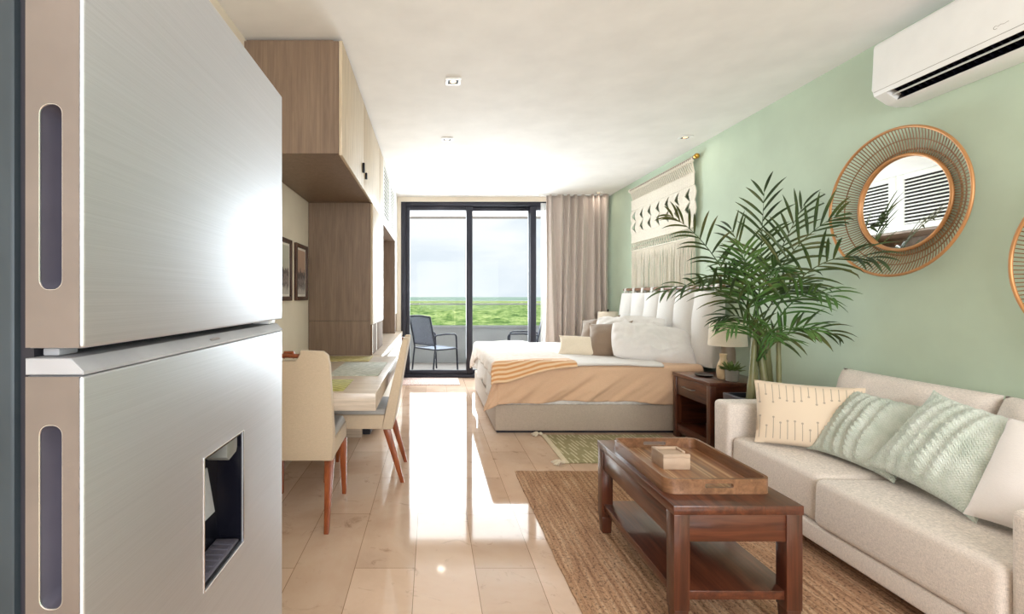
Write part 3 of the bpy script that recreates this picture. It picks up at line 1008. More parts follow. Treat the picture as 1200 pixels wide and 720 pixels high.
# hanging headboard on a rod
hb = thing('headboard', 'white padded headboard hung by loops from a wooden rod', 'headboard', (2.6, 5.44, .58))
HY0, HY1 = 4.34, 6.50
NC = 6
def hbf(u, v):
    y = HY0 + (HY1 - HY0) * u
    z = .60 + .70 * v
    c = abs(math.sin(PI * u * NC))
    puff = .075 * c ** .6 * (math.sin(PI * min(1, max(0, .06 + .9 * v))) ** .35)
    x = 2.545 + .045 * v - puff - .012 * nz(y * 4, z * 4, 3)
    return (x, y, z - .012 * (1 - c ** .5) * (v > .95))
hm = MB().grid(hbf, 140, 30)
hm.grid(lambda u, v: (2.665, HY0 + (HY1 - HY0) * u, .60 + .70 * v), 140, 30)
# close the rim
bm = hm.bm
be = [e for e in bm.edges if len(e.link_faces) == 1]
bmesh.ops.bridge_loops(bm, edges=be)
build('padded_panel', hm, M['headboard'], hb)
build('rod', MB().tube([(2.635, HY0 - .03, 1.345), (2.635, HY1 + .04, 1.345)], .017, 12), M['tray_rim'], hb)
for i in range(9):
    y = HY0 + .04 + i * (HY1 - HY0 - .08) / 8
    lp = MB()
    ring = []
    for k in range(13):
        a = math.radians(-60 + 300 * k / 12)
        ring.append((2.635 + .021 * math.cos(a + PI / 2), 1.345 + .021 * math.sin(a + PI / 2)))
    path = [(2.60, 1.27)] + [(2.635 - .021 * math.cos(math.radians(a)), 1.345 + .021 * math.sin(math.radians(a))) for a in range(-30, 211, 20)] + [(2.66, 1.27)]
    lp.grid(lambda u, v: (path[int(round(u * (len(path) - 1)))][0], y - .032 + .064 * v, path[int(round(u * (len(path) - 1)))][1]), len(path) - 1, 2)
    build('loop', lp, M['headboard'], hb, solid=.004)
for y in (HY0 - .0, HY1 - .0):
    build('bracket', MB().tube([(2.635, y, 1.345), (2.708, y, 1.345)], .008, 8), M['black_metal'], hb)

# ------------------------------------------------------------------ pillows
def pillow(w, h, t, seed=0, pinch=.07, wr=.012, n=26, ridges=None, ears=0.0, k=.55, rnd=0.0, crease=0.0):
    mb = MB()
    for side in (1, -1):
        def fn(uu, vv, side=side):
            u, v = uu * 2 - 1, vv * 2 - 1
            x = w / 2 * u * (1 - pinch * (1 - v * v) * abs(u)) * (1 + ears * (abs(u) * abs(v)) ** 6)
            y = h / 2 * v * (1 - pinch * (1 - u * u) * abs(v)) * (1 + ears * (abs(u) * abs(v)) ** 6)
            if rnd:
                x *= math.sqrt(1 - rnd * v * v)
                y *= math.sqrt(1 - rnd * u * u) * (1 + .06 * nz(u * 1.7, seed, 0))
            e = max(0.0, (1 - abs(u) ** 2.4)) ** k * max(0.0, (1 - abs(v) ** 2.4)) ** k
            z = side * (t / 2 * e)
            z += side * wr * e ** .5 * (nz(x * 5, y * 5, seed + side) + .5 * nz(x * 13, y * 13, seed + 3)) if e > 0 else 0
            if crease and e > 0:
                q = (nz(x * 4 + seed, y * 4, 1) * .5, nz(x * 4, y * 4 + seed, 7) * .5)
                c1 = 1 - min(1, 3.2 * abs(nz(x * 3.0 + q[0], y * 3.0 + q[1], seed + side * 3)))
                c2 = 1 - min(1, 3.0 * abs(nz(x * 6 + q[1] * 2, y * 6 + q[0] * 2, seed + 11 + side)))
                z += side * crease * e ** .4 * (c1 + .45 * c2 - .5)
            if ridges and side > 0:
                for b, a_, wd in ridges:
                    z += e ** .4 * a_ * math.exp(-((u - b) / wd) ** 2) * (1 + .35 * math.sin(v * 46 + (u - b) * 30))
            return (x, y, z)
        mb.grid(fn, n, n)
    mb.weld(1e-4)
    return mb

def put(name, mb, m, center, wdir, hdir, label, cat, group=None, sub=0):
    mb.xform(frame(center, wdir, hdir))
    o = build(name, mb, m, angle=80, sub=sub)
    return tag(o, label, cat, group)

BG = 'pillows and cushions on the bed'
put('bed_pillow', pillow(.80, .46, .26, 11, .02, .045, 64, rnd=.13, crease=.026, k=.42), M['white_linen'], (2.19, 4.74, .775), (.97, -.20, -.14), (.08, .66, .66), 'big rumpled white bed pillow nearest the nightstand', 'pillow', BG)
put('bed_pillow', pillow(.74, .46, .24, 31, .02, .040, 64, rnd=.13, crease=.026, k=.42), M['white_linen'], (2.12, 5.14, .84), (.85, -.5, 0), (.35, .55, .75), 'white bed pillow in the middle behind the rumpled front pillow', 'pillow', BG)
put('bed_pillow', pillow(.70, .48, .22, 47, .03, .035, 64, rnd=.13, crease=.026, k=.45), M['white_linen'], (2.32, 5.62, .82), (.1, -1, 0), (.62, 0, .75), 'white bed pillow leaning on the headboard behind the taupe cushions', 'pillow', BG)
put('bed_pillow', pillow(.70, .48, .20, 77, .03, .030, 64, rnd=.13, crease=.026, k=.45), M['white_linen'], (2.16, 6.10, .81), (0, -1, 0), (.70, 0, .68), 'white bed pillow at the far side nearest the curtain', 'pillow', BG)
put('cushion', pillow(.44, .42, .17, 4, .07, .014, 30, ears=.06), M['taupe'], (1.86, 5.02, .795), (.80, -.60, .10), (.28, .45, .80), 'taupe square cushion leaning beside the cream lumbar cushion', 'cushion', BG)
put('cushion', pillow(.46, .42, .16, 8, .07, .014, 30, ears=.06), M['taupe'], (1.96, 5.62, .82), (.70, -.70, .16), (.35, .40, .80), 'taupe square cushion farther back half hidden by its twin', 'cushion', BG)
put('cushion', pillow(.42, .24, .13, 15, .07, .010, 30, ears=.06), M['cream'], (1.58, 5.12, .725), (.94, -.32, -.02), (.25, .55, .75), 'small cream lumbar cushion at the front of the bed cushions', 'cushion', BG)

# ------------------------------------------------------------------ nightstands
def nightstand(label):
    t = thing('nightstand', label, 'nightstand', (2.43, 4.03, 0), 'bedside nightstands')
    x0, x1, y0, y1 = 2.18, 2.68, 3.745, 4.315
    build('top', MB().box(x0 - .005, x1, y0 - .005, y1 + .005, .545, .575, .003), M['walnut_y'], t)
    for sx, sy in ((0, 0), (0, 1), (1, 0), (1, 1)):
        lx, ly = (x0 if sx == 0 else x1 - .05), (y0 if sy == 0 else y1 - .05)
        build('leg', MB().box(lx, lx + .05, ly, ly + .05, 0, .545, .003), M['walnut_z'], t)
    build('side_panel', MB().box(x0 + .05, x1 - .05, y0 + .01, y0 + .03, .08, .545, 0), M['walnut_x'], t)
    build('side_panel', MB().box(x0 + .05, x1 - .05, y1 - .03, y1 - .01, .08, .545, 0), M['walnut_x'], t)
    build('back_panel', MB().box(x1 - .04, x1 - .02, y0 + .05, y1 - .05, .08, .545, 0), M['walnut_y'], t)
    build('shelf', MB().box(x0 + .01, x1 - .04, y0 + .03, y1 - .03, .09, .12, .002), M['walnut_y'], t)
    build('apron', MB().box(x0 + .012, x0 + .03, y0 + .05, y1 - .05, .045, .09, .002), M['walnut_y'], t)
    dr = build('drawer', MB().box(x0 + .006, x0 + .40, y0 + .054, y1 - .054, .385, .54, .003), M['walnut_y'], t)
    hd = MB().tube([(x0 + .006, 3.97, .47), (x0 - .02, 3.97, .47), (x0 - .02, 4.13, .47), (x0 + .006, 4.13, .47)], .005, 8)
    build('handle', hd, M['steel_handle'], dr)
    return t
n1 = nightstand('dark wood nightstand with one drawer and open shelf beside the palm')
copy_tree(n1, 'dark wood nightstand hidden behind the far side of the bed', (2.43, 6.81, 0))

def table_lamp(label):
    t = thing('table_lamp', label, 'lamp', (2.55, 4.12, .575), 'bedside table lamps')
    build('base', MB().lathe([(.05, 0), (.062, .004), (.064, .03), (.060, .20), (.052, .245), (.02, .255), (.012, .30)], (2.55, 4.12, .5755), 28), M['taupe_ceramic'], t)
    sh = MB()
    sh.lathe([(.150, .255), (.135, .465), (.132, .465), (.147, .255), (.150, .255)], (2.55, 4.12, .5755), 40, cap=False)
    sh.weld()
    sd = build('lamp_shade', sh, M['shade'], t)
    build('finial', MB().lathe([(.010, .30), (.010, .46), (.016, .475), (.010, .49), (.004, .50)], (2.55, 4.12, .5755), 14).tube([(2.55 - .133, 4.12, 1.03), (2.55 + .133, 4.12, 1.03)], .003, 6), M['black_metal'], t)
    return t
l1 = table_lamp('cream shaded table lamp on the near nightstand behind the palm leaves')
copy_tree(l1, 'cream shaded table lamp beyond the bed beside the curtain', (2.50, 6.78, .575))

vs = build('vase', MB().lathe([(.034, 0), (.044, .01), (.050, .05), (.047, .10), (.034, .14), (.024, .165), (.025, .19), (.030, .205), (.026, .205), (.020, .19)], (2.39, 3.92, .5755), 28), M['stone'])
tag(vs, 'cream stoneware vase on the near nightstand beside the small succulent', 'vase')
sp = thing('potted_succulent', 'little green succulent in a grey cement pot on the near nightstand', 'plant', (2.40, 3.82, .5755))
build('pot', MB().lathe([(.038, 0), (.046, .004), (.050, .09), (.044, .092), (.042, .08)], (2.40, 3.82, .5755), 24), M['cement'], sp)
lf = MB()
rr = random.Random(5)
for i in range(70):
    a = rr.uniform(0, 2 * PI); el = rr.uniform(.1, 1.3); L = rr.uniform(.05, .095)
    c = Vector((2.40, 3.82, .66)) + Vector((math.cos(a), math.sin(a), 0)) * rr.uniform(0, .03)
    d = Vector((math.cos(a) * math.cos(el), math.sin(a) * math.cos(el), math.sin(el)))
    lf.tube([c, c + d * L * .4, c + d * L * .8 + Vector((0, 0, -.004)), c + d * L + Vector((0, 0, -.008))], [.003, .010, .007, .001], 5, flat=.45)
build('leaves', lf, M['succulent'], sp)
rm = build('remote_tray', MB().lathe([(.06, 0), (.075, .004), (.085, .014), (.082, .014), (.07, .007), (.03, .006)], (0, 0, 0), 32), M['black_plastic'], origin=(0, 0, 0))
rm.location = (2.31, 4.06, .5755); rm.scale = (.8, 1.0, 1)
tag(rm, 'flat black dish near the front edge of the near nightstand', 'dish')

# ------------------------------------------------------------------ macrame hanging
mc = thing('macrame_hanging', 'knotted cream macrame hanging above the headboard', 'wall hanging', (2.69, 5.62, 1.2))
MY0, MY1 = 6.39, 4.86          # left to right as seen
def my(u):
    return MY0 + (MY1 - MY0) * u
build('rod', MB().tube([(2.672, MY1 - .02, 2.672), (2.672, MY0 + .02, 2.672)], .012, 12), M['oak_grey_y'], mc)
build('finial', MB().lathe([(.012, 0), (.024, .002), (.026, .03), (.018, .042), (.004, .046)], (0, 0, 0), 20).xform(Matrix.Translation((2.672, MY1 - .02, 2.672)) @ Matrix.Rotation(PI / 2, 4, 'X')), M['brass'], mc)
build('finial', MB().lathe([(.012, 0), (.024, .002), (.026, .03), (.018, .042), (.004, .046)], (0, 0, 0), 20).xform(Matrix.Translation((2.672, MY0 + .02, 2.672)) @ Matrix.Rotation(-PI / 2, 4, 'X')), M['macrame'], mc)
def ribs(u, z):
    return .004 * abs(math.sin(u * 160))
# solid knotted bands
for z0, z1 in ((2.39, 2.515), (1.965, 2.08)):
    build('knotted_band', MB().grid(lambda u, v: (2.676 - ribs(u, v) - .004 * abs(math.sin(v * 18)), my(u), z0 + (z1 - z0) * v), 220, 14), M['macrame'], mc, solid=.008)
# diamond section
def dkeep(u, v):
    c = 7
    fu = (u * c) % 1.0
    if u * c > 6.0 + .95 or u * c < .1:
        pass
    for vc in (.27, .73):
        # chevron shaped openings
        dv = abs(v - vc) / .22
        if dv < 1:
            xo = .16 + .42 * dv
            if xo < fu < xo + .34 * (1 - dv) + .05:
                return False
    return True
def dsurf(u, v):
    edge = 0.0
    bulge = .008 * abs(math.sin(u * PI * 7)) * math.sin(PI * ((v * 2) % 1.0))
    yy = my(u)
    sc = .030 * abs(math.sin(v * 2 * PI))
    if u > .93:
        yy -= sc * (u - .93) / .07
    if u < .07:
        yy += sc * (.07 - u) / .07
    return (2.676 - bulge - .0025 * abs(math.sin((u * 7 + v * 1.2) * 45)), yy, 2.08 + .31 * v)
build('diamond_lattice', MB().grid(dsurf, 280, 64, keep=dkeep), M['macrame'], mc, solid=.008)
b = MB()
nco = 40
for i in range(nco):
    u0 = i / nco
    u1 = (i + .5) / nco
    # top slanted cords with knots
    b.tube([(2.672, my(u0), 2.688), (2.658, my(u0), 2.65), (2.666, my(u0 + .2 / nco), 2.62), (2.664, my(min(1, u1 + 1.3 / nco)), 2.53), (2.672, my(min(1, u1 + 1.3 / nco)), 2.512)], .0085, 6)
    b.tube([(2.664, my(u0 + .25 / nco), 2.655), (2.660, my(min(1, u0 + .9 / nco)), 2.635)], .011, 6)
build('looped_cords', b, M['macrame'], mc)
b = MB()
for i in range(28):
    u0, u1 = i / 28, (i + 1) / 28
    b.tube([(2.672, my(u0), 1.968), (2.668, my((u0 + u1) / 2), 1.915), (2.672, my(u1), 1.862)], .005, 5)
    b.tube([(2.672, my(u1), 1.968), (2.664, my((u0 + u1) / 2), 1.915), (2.672, my(u0), 1.862)], .005, 5)
b.tube([(2.672, my(0), 1.86), (2.672, my(1), 1.86)], .008, 6)
b.tube([(2.672, my(0), 1.968), (2.672, my(1), 1.968)], .008, 6)
b.tube([(2.670, my(0), 2.52), (2.670, my(1), 2.52)], .008, 6)
build('crossed_cords', b, M['macrame'], mc)
b = MB()
rr = random.Random(3)
for i in range(190):
    u = (i + rr.uniform(-.3, .3)) / 190
    x = 2.690 - rr.uniform(0, .03)
    b.tube([(2.676, my(u), 1.86), (x, my(u) + rr.uniform(-.006, .006), 1.6), (x, my(u) + rr.uniform(-.008, .008), 1.20 + rr.uniform(0, .05))], .0036, 5)
build('fringe', b, M['macrame'], mc)

# ------------------------------------------------------------------ palm
PXc, PYc = 2.33, 3.40
pl = thing('potted_palm', 'tall feathery palm in a dark planter between sofa and nightstand', 'plant', (PXc, PYc, 0))
b = MB()
x0, x1, y0, y1 = 2.17, 2.62, 3.12, 3.57
lo = [(x0 + .04, y0 + .04, 0), (x1 - .04, y0 + .04, 0), (x1 - .04, y1 - .04, 0), (x0 + .04, y1 - .04, 0)]
b.hexa(lo + [(x0, y0, .537), (x1, y0, .537), (x1, y1, .537), (x0, y1, .537)], .006, 2)
pot = build('planter', b, M['black_pot'], pl)
cut(pot, MB().box(x0 + .025, x1 - .025, y0 + .025, y1 - .025, .485, .65, 0))
build('soil', MB().box(x0 + .03, x1 - .03, y0 + .03, y1 - .03, .475, .505, .002), M['soil'], pl)
rr = random.Random(12)
cr = (2.34, 3.40, 1.0)
canes = [(2.24, 3.36, .024), (2.29, 3.46, .017), (2.36, 3.36, .026), (2.44, 3.44, .028), (2.33, 3.42, .014), (2.40, 3.30, .018), (2.39, 3.50, .016)]
for cx_, cy_, r_ in canes:
    top = Vector((.4 * cx_ + .6 * cr[0] + rr.uniform(-.05, .05), .4 * cy_ + .6 * cr[1] + rr.uniform(-.05, .05), .96 + rr.uniform(-.05, .1)))
    bot = Vector((cx_, cy_, .49))
    path, rad = [], []
    for k in range(13):
        t = k / 12
        path.append(bot.lerp(top, t))
        rad.append(r_ * (1 - .35 * t) * (1.10 if k % 3 == 0 else 1.0))
    build('cane', MB().tube(path, rad, 10), M['cane'], pl)
def frond(base, tip, lift, nl, ll, seed, m, width=.024, droop=.5, start=.22):
    rg = random.Random(seed)
    base, tip = Vector(base), Vector(tip)
    ctrl = base.lerp(tip, .45) + Vector((0, 0, lift))
    P = lambda t: base * (1 - t) ** 2 + ctrl * 2 * t * (1 - t) + tip * t * t
    T = lambda t: ((ctrl - base) * 2 * (1 - t) + (tip - ctrl) * 2 * t).normalized()
    mb = MB()
    mb.tube([P(k / 16) for k in range(17)], [.0065 * (1 - k / 19) for k in range(17)], 6)
    up = Vector((0, 0, 1))
    tw = rg.uniform(-.5, .5)
    for i in range(nl):
        t = start + (1 - start) * (i + .4) / nl
        for s in (-1, 1):
            tt = min(1.0, t + rg.uniform(-.014, .014) + (.020 if s > 0 else 0))
            p, tg = P(tt), T(tt)
            side = tg.cross(up)
            face = Vector((-.75, -.66, 0)).cross(tg)      # plane of the frond turned towards the light and the room
            side = (side * .55 + face.normalized() * (-.45 if face.dot(side) < 0 else .45))
            if side.length < .2:
                side = Vector((.66, -.75, 0))
            side = side.normalized() * s
            nr = side.cross(tg) * s
            if nr.z < 0:
                nr = -nr
            ang_ = math.radians(rg.uniform(50, 70)) * (1 - .62 * tt ** 2)
            d = (tg * math.cos(ang_) + side * math.sin(ang_) + nr * rg.uniform(.05, .35)).normalized()
            L = ll * (.60 + .5 * math.sin(PI * min(1, .15 + .8 * tt))) * rg.uniform(.8, 1.12)
            if tt > .93:
                L *= .85
            wv = d.cross(nr).normalized()
            n_seg = 6
            rows = []
            q = p.copy()
            dd = d.copy()
            for k in range(n_seg + 1):
                f = k / n_seg
                w = width * (math.sin(PI * (.10 + .88 * f)) ** .8) * .5 if k < n_seg else .0006
                fold = nr * (w * .45)
                tri = [q - wv * w + fold, q, q + wv * w + fold]
                for c in tri:
                    lim = 2.685 if (c.y > 3.22 or c.z < 1.30) else 2.585
                    c.x = min(c.x, lim)
                rows.append([mb.bm.verts.new(c) for c in tri])
                dd = (dd + Vector((0, 0, -droop * .66 * (.6 + f) / n_seg))).normalized()
                q = q + dd * (L / n_seg)
            for a_, b_ in zip(rows, rows[1:]):
                mb.bm.faces.new([a_[0], a_[1], b_[1], b_[0]])
                mb.bm.faces.new([a_[1], a_[2], b_[2], b_[1]])
    return mb
def px(x, y, D):
    return ((x - 506) * D / 560, D, 1.25 - (y - 348) * D / 560)
FR = [  # tip point, lift, leaflet pairs, leaflet length, droop, young?
    ((2.38, 3.42, 2.02), .06, 13, .26, .70, 0),
    ((2.62, 3.36, 1.90), .16, 11, .26, .75, 0),
    ((2.54, 2.98, 1.76), .28, 11, .26, .85, 0),
    ((2.50, 2.68, 1.46), .46, 12, .25, .95, 0),
    ((1.72, 3.46, 1.84), .34, 13, .22, 1.1, 0),
    ((1.56, 3.22, 1.28), .40, 10, .23, 1.1, 0),
    ((2.20, 3.52, 1.76), .12, 10, .25, .80, 0),
    ((1.88, 3.04, 1.46), .30, 10, .22, .95, 1),
    ((2.18, 2.98, 1.42), .30, 10, .22, .90, 1),
    ((2.46, 2.92, 1.24), .30, 10, .22, 1.0, 1),
    ((2.60, 3.30, 1.30), .28, 10, .22, 1.0, 0),
    ((2.62, 3.10, 1.00), .24, 9, .20, 1.1, 0),
    ((1.92, 3.40, 1.36), .34, 10, .22, .95, 0),
    ((2.10, 3.22, 1.58), .16, 10, .23, .75, 1),
    ((2.00, 3.24, 1.02), .26, 9, .20, 1.0, 1),
    ((2.20, 3.06, .98), .26, 9, .20, 1.0, 1),
    ((2.08, 3.46, 1.08), .26, 9, .20, 1.0, 0),
    ((2.44, 3.04, 1.02), .24, 9, .20, 1.0, 1),
]
for i, (tip, lift, nl, ll, dr, yg) in enumerate(FR):
    base = (cr[0] + rr.uniform(-.05, .07), cr[1] + rr.uniform(-.06, .06), (.80 if tip[2] < 1.2 else .95) + rr.uniform(-.06, .10))
    build('frond', frond(base, tip, lift, nl, ll, 40 + i, M['leaf'], .018 if yg else .019, dr), M['leaf_young'] if yg else M['leaf'], pl, recalc=False, angle=180)

# ------------------------------------------------------------------ round rattan mirrors
def mirror(label):
    yc, zc = 2.73, 1.786
    t = thing('round_mirror', label, 'mirror', (XR, yc, zc - .42), 'rattan rimmed mirrors on the green wall')
    R, r0 = .415, .268
    def ring(r, x, n=96):
        return [(x, yc + r * math.cos(2 * PI * k / n), zc + r * math.sin(2 * PI * k / n)) for k in range(n)]
    g = MB()
    pts = [(math.cos(2 * PI * k / 96) * (r0 - .002), math.sin(2 * PI * k / 96) * (r0 - .002)) for k in range(96)]
    g.prism(pts, lambda a, b: (2.700, yc + a, zc + b), lambda a, b: (2.688, yc + a, zc + b))
    build('mirror_glass', g, M['mirror'], t, smooth=False)
    build('inner_ring', MB().tube(ring(r0, 2.682), .010, 10, closed=True), M['rattan'], t)
    build('outer_ring', MB().tube(ring(R, 2.622), .008, 10, closed=True), M['rattan'], t)
    sp_ = MB()
    n = 132
    for k in range(n):
        a = 2 * PI * k / n
        for da, xo in ((.05, 0.0),):
            pth = []
            for q in range(5):
                f = q / 4
                r = r0 + (R - r0) * f
                x = 2.686 - .064 * f ** 1.6 + xo
                aa = a + da * f
                pth.append((x, yc + r * math.cos(aa), zc + r * math.sin(aa)))
            sp_.tube(pth, .0026, 5)
    build('spokes', sp_, M['rattan_dark'], t)
    build('middle_ring', MB().tube(ring((R + r0) / 2 + .01, 2.662), .0032, 6, closed=True), M['rattan_dark'], t)
    build('back_ring', MB().tube(ring(r0 + .03, 2.700), .005, 6, closed=True), M['rattan_dark'], t)
    return t
m1 = mirror('round rattan rimmed mirror below the air conditioner')
copy_tree(m1, 'lower round rattan mirror cut off by the right edge of the photo', (XR, 1.75, 1.39 - .42))

# ------------------------------------------------------------------ air conditioner
ac = thing('air_conditioner', 'white wall mounted air conditioner at the top right', 'air conditioner', (2.6, 2.26, 2.34))
AY0, AY1 = 1.80, 2.715
pr = [(2.708, 2.685), (2.545, 2.685), (2.522, 2.680), (2.508, 2.668), (2.503, 2.65), (2.500, 2.42), (2.501, 2.400), (2.506, 2.382), (2.574, 2.336), (2.600, 2.328), (2.64, 2.324), (2.708, 2.324)]
body = build('housing', MB().prism(pr, lambda a, b: (a, AY0, b), lambda a, b: (a, AY1, b), .012, 3), M['white_plastic'], ac)
# slot carved in the sloping lower face
def slp(a, b):
    o = Vector((2.506, 2.382)) + Vector((.828, -.560)) * a + Vector((.560, .828)) * b
    return (o.x, o.y)
c0 = [slp(.004, -.03), slp(.078, -.03), slp(.078, .045), slp(.004, .045)]
cut(body, MB().prism(c0, lambda a, b: (a, AY0 + .05, b), lambda a, b: (a, AY1 - .075, b)))
vi = MB()
c1 = [slp(.0045, .040), slp(.0775, .040), slp(.0775, .0445), slp(.0045, .0445)]
vi.prism(c1, lambda a, b: (a, AY0 + .052, b), lambda a, b: (a, AY1 - .077, b))
for k in range(24):
    y = AY0 + .07 + k * .032
    vi.prism([slp(.008, .014), slp(.074, .014), slp(.074, .04), slp(.008, .04)], lambda a, b: (a, y, b), lambda a, b: (a, y + .004, b))
c2 = [slp(.0045, .001), slp(.0060, .001), slp(.0060, .044), slp(.0045, .044)]
vi.prism(c2, lambda a, b: (a, AY0 + .052, b), lambda a, b: (a, AY1 - .077, b))
c3 = [slp(.0760, .001), slp(.0775, .001), slp(.0775, .044), slp(.0760, .044)]
vi.prism(c3, lambda a, b: (a, AY0 + .052, b), lambda a, b: (a, AY1 - .077, b))
build('air_outlet', vi, M['black_plastic'], ac)
for a0, b0 in ((.036, .004),):
    lv_ = MB().prism([slp(a0, b0), slp(a0 + .006, b0 + .001), slp(a0 + .006, b0 + .010), slp(a0, b0 + .009)], lambda a, b: (a, AY0 + .055, b), lambda a, b: (a, AY1 - .08, b))
    build('louvre', lv_, M['white_plastic'], ac)
build('front_panel_seam', MB().box(2.4995, 2.5015, AY0 + .012, AY1 - .012, 2.4035, 2.4055, 0), M['cement'], ac)
em = MB()
em.tube([(2.5, 2.118 - .009 * math.cos(math.radians(q)), 2.444 + .007 * math.sin(math.radians(q))) for q in range(60, 320, 20)], .0009, 5)
em.tube([(2.5, 2.112, 2.444), (2.5, 2.100, 2.449), (2.5, 2.088, 2.444), (2.5, 2.070, 2.447)], .0009, 5)
build('emblem', em, M['cement'], ac)

# ------------------------------------------------------------------ sofa
sf = thing('sofa', 'beige linen two seat sofa against the green wall', 'sofa', (2.25, 2.2, .014))
SX0, SX1, SY0, SY1 = 1.80, 2.69, 1.34, 3.06
AT = .155
build('base', MB().box(SX0 + .005, SX1, SY0 + .01, SY1 - .01, .085, .175, .012, 3), M['sofa'], sf)
for x in (SX0 + .08, SX1 - .08):
    for y in (SY0 + .08, SY1 - .08):
        build('leg', MB().taper(x, y, .0135, .035, .035, x, y, .086, .05, .05), M['black_metal'], sf)
build('armrest', MB().box(SX0, SX1, SY1 - AT, SY1, .16, .60, .028, 4), M['sofa'], sf)
build('armrest', MB().box(SX0, SX1, SY0, SY0 + AT, .16, .595, .028, 4), M['sofa'], sf)
build('back_frame', MB().box(2.56, SX1, SY0 + AT, SY1 - AT, .17, .72, .03, 4), M['sofa'], sf)
def seatc(y0, y1, x0, zt):
    return MB().hexa([(x0, y0, .178), (2.56, y0, .178), (2.56, y1, .178), (x0, y1, .178),
                      (x0 + .006, y0 + .003, zt), (2.56, y0 + .003, zt - .01), (2.56, y1 - .003, zt - .01), (x0 + .006, y1 - .003, zt)], .032, 5)
build('seat_cushion', seatc(2.258, SY1 - AT - .002, SX0 + .012, .405), M['sofa'], sf)
build('seat_cushion', seatc(SY0 + AT + .002, 2.252, SX0 - .012, .40), M['sofa'], sf)
def backc(y0, y1, seed):
    def prof(v):
        return v
    mb = MB()
    w, h, t = y1 - y0, .42, .20
    p = pillow(w, h, t, seed, .015, .020, 30, k=.30)
    p.xform(frame((2.475, (y0 + y1) / 2, .61), (0, -1, 0), (.20, 0, 1)))
    return p
build('back_cushion', backc(2.10, SY1 - AT + .01, 3), M['sofa'], sf, angle=80)
build('back_cushion', backc(SY0 + AT, 2.095, 9), M['sofa'], sf, angle=80)

SG = 'throw pillows on the sofa'
put('throw_pillow', pillow(.50, .36, .13, 5, .05, .010, 30), M['arrows'], (2.10, 2.665, .585), (.84, -.54, 0), (.10, .30, .95), 'sand coloured throw pillow with small arrow pattern by the far arm', 'pillow', SG)
RG = [(-.78, .010, .07), (-.55, .014, .08), (-.28, .012, .07), (-.02, .016, .09), (.26, .012, .07)]
put('throw_pillow', pillow(.45, .40, .15, 23, .06, .010, 64, RG, .06), M['knit'], (2.205, 2.40, .575), (.06, -1, -.02), (.62, .05, .80), 'pale sage cable knit pillow beside the arrow patterned pillow', 'pillow', SG)
put('throw_pillow', pillow(.46, .44, .16, 29, .06, .010, 64, RG, .06), M['knit'], (2.19, 2.01, .605), (-.02, -1, -.12), (.62, -.03, .80), 'pale sage cable knit pillow leaning beside the white pillow', 'pillow', SG)
put('throw_pillow', pillow(.36, .42, .14, 37, .05, .010, 30), M['white_pillow'], (2.165, 1.665, .60), (.16, -1, 0), (.52, .05, .85), 'plain white pillow at the near end of the sofa', 'pillow', SG)

# ------------------------------------------------------------------ rugs
def jrug():
    X0, X1, Y0, Y1 = .59, 2.30, .60, 3.41
    mb = MB()
    def top(u, v):
        x = X0 + (X1 - X0) * u
        y = Y0 + (Y1 - Y0) * v
        if u < .02:
            x += .008 * nz(y * 6, 0, 1) + .004 * nz(y * 22, 0, 2)
        if v > .98:
            y += .006 * nz(x * 7, 0, 4)
        return (x, y, .0125 + .0012 * nz(x * 20, y * 20, 0) - (.006 if u in (0, 1) or v in (0, 1) else 0))
    mb.grid(top, 60, 90)
    bm = mb.bm
    be = [e for e in bm.edges if len(e.link_faces) == 1]
    ex = bmesh.ops.extrude_edge_only(bm, edges=be)
    for g in ex['geom']:
        if isinstance(g, bmesh.types.BMVert):
            g.co.z = .0008
    return mb
o = build('jute_rug', jrug(), M['jute'])
tag(o, 'brown braided jute rug under the coffee table and sofa', 'rug')
gr = thing('sage_rug', 'sage green rug with cream dashes beside the bed', 'rug', (1.52, 3.94, .001))
build('pile', MB().box(1.03, 2.05, 3.58, 4.30, .001, .009, .002), M['green_rug'], gr)
build('border', MB().box(.985, 1.029, 3.57, 4.31, .001, .010, .002), M['cream_band'], gr)
for x, y in ((.955, 3.565), (.955, 4.30)):
    b = MB()
    rr = random.Random(int(y * 100))
    for k in range(26):
        a = math.radians(180 + rr.uniform(-50, 50))
        L = rr.uniform(.05, .085)
        p = Vector((x + .02, y, .016))
        b.tube([p, p + Vector((math.cos(a) * L * .5, math.sin(a) * L * .5, .012)), p + Vector((math.cos(a) * L, math.sin(a) * L, -.010))], .0035, 5)
    b.lathe([(.006, -.012), (.016, -.006), (.018, .004), (.008, .014)], (x + .025, y, .016), 12)
    build('tassel', b, M['cream'], gr)
bmato = thing('door_mat', 'faded pink woven mat on the floor at the balcony window', 'rug', (0, 7.04, .001))
build('weave', MB().box(-.43, .40, 6.76, 7.33, .001, .009, .002), M['bath_mat'], bmato)
b = MB()
rr = random.Random(2)
for k in range(70):
    x = -.42 + .82 * k / 69
    b.tube([(x, 6.765, .006), (x + rr.uniform(-.006, .006), 6.72 + rr.uniform(-.01, .01), .004)], .003, 4)
build('fringe', b, M['bath_mat'], bmato)

